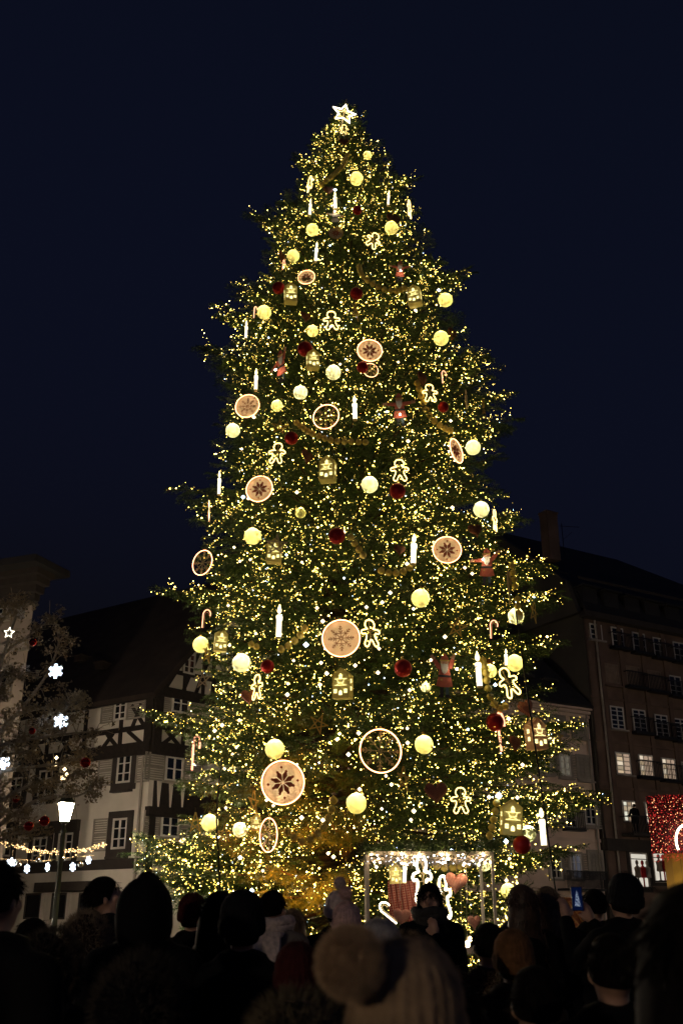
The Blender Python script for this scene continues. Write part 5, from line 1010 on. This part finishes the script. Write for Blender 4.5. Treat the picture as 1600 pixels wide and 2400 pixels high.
def _hair(b, r=(.094, .112, .112), c=(0, -.012, 1.668)):
    n, m_ = 20, 12; vs = []; fs = []
    for i in range(m_ + 1):
        t = math.pi*.66*i/m_
        for j in range(n):
            a = 2*math.pi*j/n; front = math.sin(a); lim = 1.0 if front < .3 else 1 - .42*(front - .3)/.7
            tt = t*lim; w_ = 1 + .02*math.sin(7*a + 3*t); vs.append((c[0] + r[0]*math.sin(tt)*math.cos(a)*w_, c[1] + r[1]*math.sin(tt)*front*w_, c[2] + r[2]*math.cos(tt)))
    for i in range(m_):
        for j in range(n): fs.append((i*n + j, i*n + (j+1) % n, (i+1)*n + (j+1) % n, (i+1)*n + j))
    b.add(vs, fs)
def _long(b):
    _hair(b, (.100, .118, .116))
    n = 18; rings = [(1.70, .098, .112, -.012), (1.62, .112, .112, -.03), (1.52, .125, .09, -.06), (1.42, .14, .075, -.085), (1.30, .145, .06, -.11), (1.20, .12, .045, -.13)]; vs = []; fs = []
    for z, rx, ry, cy_ in rings:
        for j in range(n): a = math.pi*(1.0 + 1.28*(j/(n - 1) - .5)*1.0) + math.pi/2; vs.append((rx*math.cos(a)*(1 + .03*math.sin(9*a)), cy_ + ry*math.sin(a), z))
    for i in range(len(rings) - 1):
        for j in range(n - 1): fs.append((i*n + j, i*n + j + 1, (i+1)*n + j + 1, (i+1)*n + j))
    b.add(vs, fs)
def _beanie(b, r=.108, top=.155, ribs=26):
    n = ribs*4; vs = []; fs = []; prof = [(1.015, -.012), (1.07, -.004), (1.08, .03), (1.05, .055), (1.0, .06), (1.0, .09), (.93, .13), (.72, .165), (.42, .188), (.12, .196)]
    for k, (rr, z) in enumerate(prof):
        for j in range(n): a = 2*math.pi*j/n; w_ = 1 + (.018 if k < 9 else 0)*math.cos(ribs*a); vs.append((r*rr*w_*math.cos(a), -.012 + r*1.14*rr*w_*math.sin(a), 1.632 + z*top/.16))
    for i in range(len(prof) - 1):
        for j in range(n): fs.append((i*n + j, i*n + (j+1) % n, (i+1)*n + (j+1) % n, (i+1)*n + j))
    fs.append(tuple((len(prof) - 1)*n + j for j in range(n))); b.add(vs, fs)
def _hood(b):
    n, m_ = 22, 12; vs = []; fs = []
    for i in range(m_ + 1):
        t = math.pi*.80*i/m_
        for j in range(n):
            a = math.pi*.5 + (j/(n - 1) - .5)*2*math.pi*.86 + math.pi; rr = 1 + .25*max(0, t - 1.6); vs.append((.132*math.sin(t)*math.cos(a)*rr, -.03 + .148*math.sin(t)*math.sin(a)*rr, 1.64 + .155*math.cos(t)*(1.35 if t > 1.57 else 1)))
    for i in range(m_):
        for j in range(n - 1): fs.append((i*n + j, i*n + j + 1, (i+1)*n + j + 1, (i+1)*n + j))
    b.add(vs, fs); b.tube([(vs[i*n][0], vs[i*n][1], vs[i*n][2]) for i in range(m_ + 1)], .022, 6); b.tube([vs[i*n + n - 1] for i in range(m_ + 1)], .022, 6)
def _scarf(b):
    for k in range(3): b.tube([((.105 + .01*k)*math.cos(a)*(1 + .06*math.sin(5*a + k)), -.01 + (.105 + .01*k)*math.sin(a), 1.47 + .04*k + .012*math.sin(3*a + k)) for a in np.linspace(0, 2*math.pi, 20, endpoint=False)], .036, 8, True)
    b.box((-.06, -.175, 1.22), (.17, .03, .52)); b.box((.08, -.18, 1.27), (.14, .03, .42))
def cloth_mat(name, c, knit=False): return mat(name, c, .95, noise=.25, nscale=30 if knit else 6, bump=.6 if knit else .25, spec=.15)
CM = {k: cloth_mat(k, v) for k, v in {'black_cloth': (.006, .006, .007), 'navy_cloth': (.008, .009, .014), 'brown_cloth': (.028, .018, .012), 'grey_cloth': (.16, .14, .125), 'dark_red_cloth': (.035, .008, .008), 'olive_cloth': (.02, .018, .012)}.items()}
HM = {'black_hair': mat('black_hair', (.006, .0045, .004), .8, noise=.4, nscale=40, spec=.1), 'brown_hair': mat('brown_hair', (.06, .032, .018), .6, noise=.4, nscale=40), 'fair_hair': mat('fair_hair', (.16, .10, .055), .6, noise=.4, nscale=40)}
KM = {k: cloth_mat(k, v, True) for k, v in {'cream_knit': (.34, .23, .14), 'white_knit': (.62, .50, .45), 'pink_knit': (.62, .40, .36), 'pale_grey_knit': (.34, .31, .30), 'dark_red_knit': (.06, .012, .011), 'black_knit': (.010, .010, .012), 'rust_knit': (.16, .075, .03), 'grey_knit': (.05, .045, .042)}.items()}
m_furb = mat('beige_fur', (.22, .16, .10), .9, noise=.3, nscale=30); m_furd = mat('dark_fur', (.05, .038, .026), .9, noise=.3, nscale=30); m_furo = mat('olive_fur', (.13, .10, .055), .9, noise=.3, nscale=30)
def setm(o, m):
    if not o.material_slots: o.data.materials.append(m)
    o.material_slots[0].link = 'OBJECT'; o.material_slots[0].material = m; return o
def person(px, ytop, Y, label, yaw=0, head='hair', coat='black_cloth', hm=None, pose='down', pitch=14, pom=None, fur=None, scarf=None, loc=None, smax=1.12):
    extra = {'hair': .03, 'long': .035, 'beanie': .075, 'hood': .04}[head] + (.095 if pom and pom != 'flop' else 0)
    if loc is None: q = P(px, ytop, Y); s = min(smax, q.z/(1.75 + extra)); root = Vector((q.x, q.y, 0))
    else: root, s = loc
    o = thing('person', label, 'person', root, (0, 0, R(yaw)), 'people watching the fir'); o.scale = (s, s, s)
    bm_, cm_, tm_, sm_ = body_of(pose, pitch); part('body', bm_, m_skinp, o); setm(part('coat', cm_, CM['black_cloth'], o), CM[coat]); part('trousers', tm_, CM['black_cloth'], o); part('shoes', sm_, CM['black_cloth'], o)
    TH = Matrix.Translation((0, 0, 1.50)) @ Matrix.Rotation(R(pitch), 4, 'X') @ Matrix.Translation((0, 0, -1.50))
    if head == 'hair' or head == 'long':
        m = HM[hm or 'black_hair']; hd = setm(part('hair', cm('hair_' + head, _hair if head == 'hair' else _long, HM['black_hair'], True), None, o, TH), m)
        p_, n_ = sph_pts(420 if head == 'hair' else 700, (0, -.012, 1.668), (.093, .111, .111), -.1); st_ = n_*[.5, .5, .1] + [0, -.35, -.55]
        if head == 'long': e_ = np.stack([rng.uniform(-.13, .13, 300), rng.uniform(-.17, -.10, 300), rng.uniform(1.2, 1.6, 300)], 1); p_ = np.concatenate([p_, e_]); st_ = np.concatenate([st_, np.tile([0, -.12, -1.0], (300, 1))])
        fz = fuzz('strands', p_, st_, .05 if head == 'hair' else .09, .006, m, hd, .25)
    elif head == 'beanie':
        m = KM[hm or 'black_knit']; hd = setm(part('beanie', cm('beanie', _beanie, KM['black_knit'], True), None, o, TH), m); p_, n_ = sph_pts(900, (0, -.012, 1.655), (.112, .126, .175), -.05); fuzz('wool_fuzz', p_, n_, .014, .002, m, hd, .6)
        b2 = part('hair', cm('hair_hair', _hair, HM['black_hair'], True), None, o, TH @ Matrix.Translation((0, -.004, -.03)))
        if pom:
            c_ = (0, -.02, 1.885); r_ = .055
            if pom == 'flop': pp = P(820, 2256, Y - .14); c_ = tuple(TH.inverted() @ ((pp - root)/s)); r_ = 84*mpp(pp)/s
            pm = m if fur is None else fur
            pb = MB(); pb.sphere(c_, r_*.85, 14, 10); po = part('pompom', pb.mesh('pompom', True), pm, hd); p_, n_ = sph_pts(9000 if pom == 'flop' else 1600, c_, (r_*.80,)*3); fuzz('pompom_wool', p_, n_, r_*.30, .0025, pm, hd, .35)
    else:
        hd = setm(part('hood', cm('hood', _hood, CM['black_cloth'], True), None, o, TH), CM[coat]); part('hair', cm('hair_hair', _hair, HM['black_hair'], True), None, o, TH)
    if fur and head != 'beanie':
        a = rng.uniform(0, 2*math.pi, 1600); rr = .15 if head == 'hood' else .165; zc = 1.62 if head == 'hood' else 1.47
        if head == 'hood': p_ = np.stack([.145*np.cos(a), .09 + .02*rng.normal(size=1600), 1.63 + .165*np.sin(a)], 1); n_ = np.stack([np.cos(a), .4*np.ones(1600), np.sin(a)], 1); p2, n2 = sph_pts(1500, (0, -.03, 1.64), (.132, .148, .155), -.4); p_ = np.concatenate([p_, p2]); n_ = np.concatenate([n_, n2])
        else: p_ = np.stack([.17*np.cos(a), -.03 + .14*np.sin(a), 1.46 + .03*rng.normal(size=1600)], 1); n_ = np.stack([np.cos(a), np.sin(a), .5*np.ones(1600)], 1)
        fuzz('fur_trim', p_, n_, .055, .004, fur, hd if head == 'hood' else o, .5)
    if scarf: setm(part('scarf', cm('scarf', _scarf, KM['white_knit'], True), None, o), scarf)
    return o
person(12, 2010, 3.6, 'dark-haired person cut by the left picture edge', -20, 'hair'); person(95, 2147, 6.6, 'dark-haired person behind the left edge person', -40, 'hair', 'navy_cloth'); person(274, 2046, 7.0, 'man in profile looking up to the right before the timbered house', -78, 'hair', 'black_cloth', 'black_hair', pitch=24)
person(230, 2088, 7.8, 'person in dark hat with beige fur pompom', -20, 'beanie', 'brown_cloth', 'black_knit', pom='top', fur=m_furb); person(350, 2051, 4.9, 'tall hooded figure in black left of the fir', 0, 'hood'); person(455, 2089, 8.2, 'person in dark red beanie beside the fir foot', 0, 'beanie', 'black_cloth', 'dark_red_knit'); person(516, 2084, 5.4, 'curly-haired dark figure left of a black beanie', 10, 'long', 'black_cloth'); person(572, 2080, 4.9, 'broad dark figure in black beanie', 0, 'beanie', 'black_cloth', 'black_knit')
P8 = person(648, 2083, 8.0, 'man with glasses and pale scarf seen from behind', -28, 'hair', 'grey_cloth', scarf=KM['white_knit'], pitch=16); b = MB()
for s in (-1, 1): b.tube([(s*.036 + .028*math.cos(a), .118, 1.66 + .022*math.sin(a)) for a in np.linspace(0, 2*math.pi, 14, endpoint=False)], .003, 4, True); b.bar((s*.064, .116, 1.665), (s*.088, .0, 1.66), .005, .005, (0, 0, 1))
b.bar((-.01, .118, 1.665), (.01, .118, 1.665), .004, .004, (0, 0, 1)); part('glasses', b.mesh('glasses'), m_iron, P8, Matrix.Translation((0, 0, 1.50)) @ Matrix.Rotation(R(16), 4, 'X') @ Matrix.Translation((0, 0, -1.50)))
person(688, 2126, 9.0, 'fair-haired person half behind the man with glasses', 0, 'long', 'brown_cloth', 'fair_hair')
person(788, 2056, 8.8, 'person in white knitted pompom hat', 15, 'beanie', 'black_cloth', 'white_knit', pom='top', smax=1.2); person(814, 2078, 7.6, 'person in pale pink knitted pompom hat', -8, 'beanie', 'black_cloth', 'pink_knit', pom='top', smax=1.2); person(888, 2146, 4.6, 'person in pale grey beanie before the display frame', 0, 'beanie', 'navy_cloth', 'pale_grey_knit')
person(945, 2188, 1.72, 'person in cream knitted hat with big fluffy pompom, nearest the camera', 0, 'beanie', 'brown_cloth', 'cream_knit', pom='flop', fur=mat('cream_pompom', (.52, .36, .22), .9), pitch=6); person(698, 2200, 4.3, 'child in dark red beanie left of the cream pompom hat', 0, 'beanie', 'black_cloth', 'dark_red_knit')
person(1005, 2068, 9.4, 'long-haired woman facing the camera with raised hand', 172, 'long', 'black_cloth', 'black_hair', pose='chin', pitch=0, scarf=KM['grey_knit'], smax=1.15); person(985, 2188, 4.4, 'person in fuzzy dark grey beanie before the woman', 0, 'beanie', 'black_cloth', 'grey_knit')
person(1140, 2158, 5.4, 'dark-haired person with fur collar below the display frame', 0, 'hair', 'brown_cloth', fur=m_furb); person(1212, 2070, 7.9, 'woman with long brown hair beside the lowest globe', 20, 'long', 'black_cloth', 'brown_hair'); person(1280, 2074, 8.4, 'fair-haired woman in black coat on the right', -15, 'long', 'black_cloth', 'fair_hair')
person(1195, 2172, 5.0, 'person in rust brown fuzzy hat on the right', 0, 'beanie', 'brown_cloth', 'rust_knit'); PH = person(1447, 2042, 7.2, 'person in black beanie filming the fir with a phone', 22, 'beanie', 'black_cloth', 'black_knit', pose='phone'); person(1386, 2080, 8.4, 'dark-haired person under the raised phone', 0, 'hair', 'black_cloth')
person(1600, 2053, 1.62, 'large dark head filling the right picture edge', 0, 'long', 'black_cloth', smax=1.2); person(690, 2352, 2.5, 'child in olive fur hood at the bottom edge', 0, 'hood', 'olive_cloth', fur=m_furo); person(203, 2148, 6.2, 'person in beige fur hood left of the hooded figure', 0, 'hood', 'brown_cloth', fur=m_furb); person(120, 2192, 4.4, 'person in dark fur hood at the lower left', -15, 'hood', 'black_cloth', fur=m_furd)
person(1245, 2255, 3.2, 'dark figure with fur collar at the lower right', 0, 'hair', 'black_cloth', fur=m_furd); person(1420, 2180, 3.4, 'dark-haired figure left of the right edge head', 0, 'hair', 'black_cloth'); person(330, 2260, 3.0, 'dark figure in fur hood at the bottom left', 0, 'hood', 'black_cloth', fur=m_furd); person(1060, 2290, 2.6, 'dark-haired figure right of the cream pompom hat', 0, 'hair', 'black_cloth')
sB, zB = H.at(1465, 1925); person(0, 0, 0, 'person standing dark on the lit balcony', 0, 'hair', 'black_cloth', pose='rail', loc=(H.pt(sB + .2, z0b, .62), 1.0))
# raised phone showing the fir
hp_ = PH.matrix_basis @ Vector((-.085, .38, 1.66)); ph = thing('phone', 'phone held up with the lit fir on its blue screen', 'phone', hp_, (R(-4), 0, R(4))); m_pcase = mat('phone_case', (.01, .01, .012), .4)
k = MB(); k.box((0, 0, 0), (.078, .009, .160)); part('case', k.mesh('case'), m_pcase, ph); k = MB(); k.box((0, -.0055, 0), (.072, .002, .150)); part('screen', k.mesh('screen'), glow('phone_screen', (.0015, .004, .020), 1), ph)
k = MB(); k.prism([(-.022, -.05), (.022, -.05), (.018, -.02), (.014, .01), (.008, .035), (0, .058), (-.008, .035), (-.014, .01), (-.018, -.02)], .001, Matrix.Translation((0, -.0072, 0))); part('screen_tree', k.mesh('screen_tree'), glow('screen_tree', (.035, .05, .10), 1), ph)
pts = []
while len(pts) < 90:
    z = random.uniform(-.05, .055); x = random.uniform(-.022, .022)
    if abs(x) < .022*(.06 - z)/.11: pts.append((x, -.0085, z))
bulbs('screen_lights', np.array(pts), np.full(len(pts), .0011), glow('screen_lights', (.75, .85, 1), 1.2), ph)
bpy.data.scenes.remove(tmp_sc)
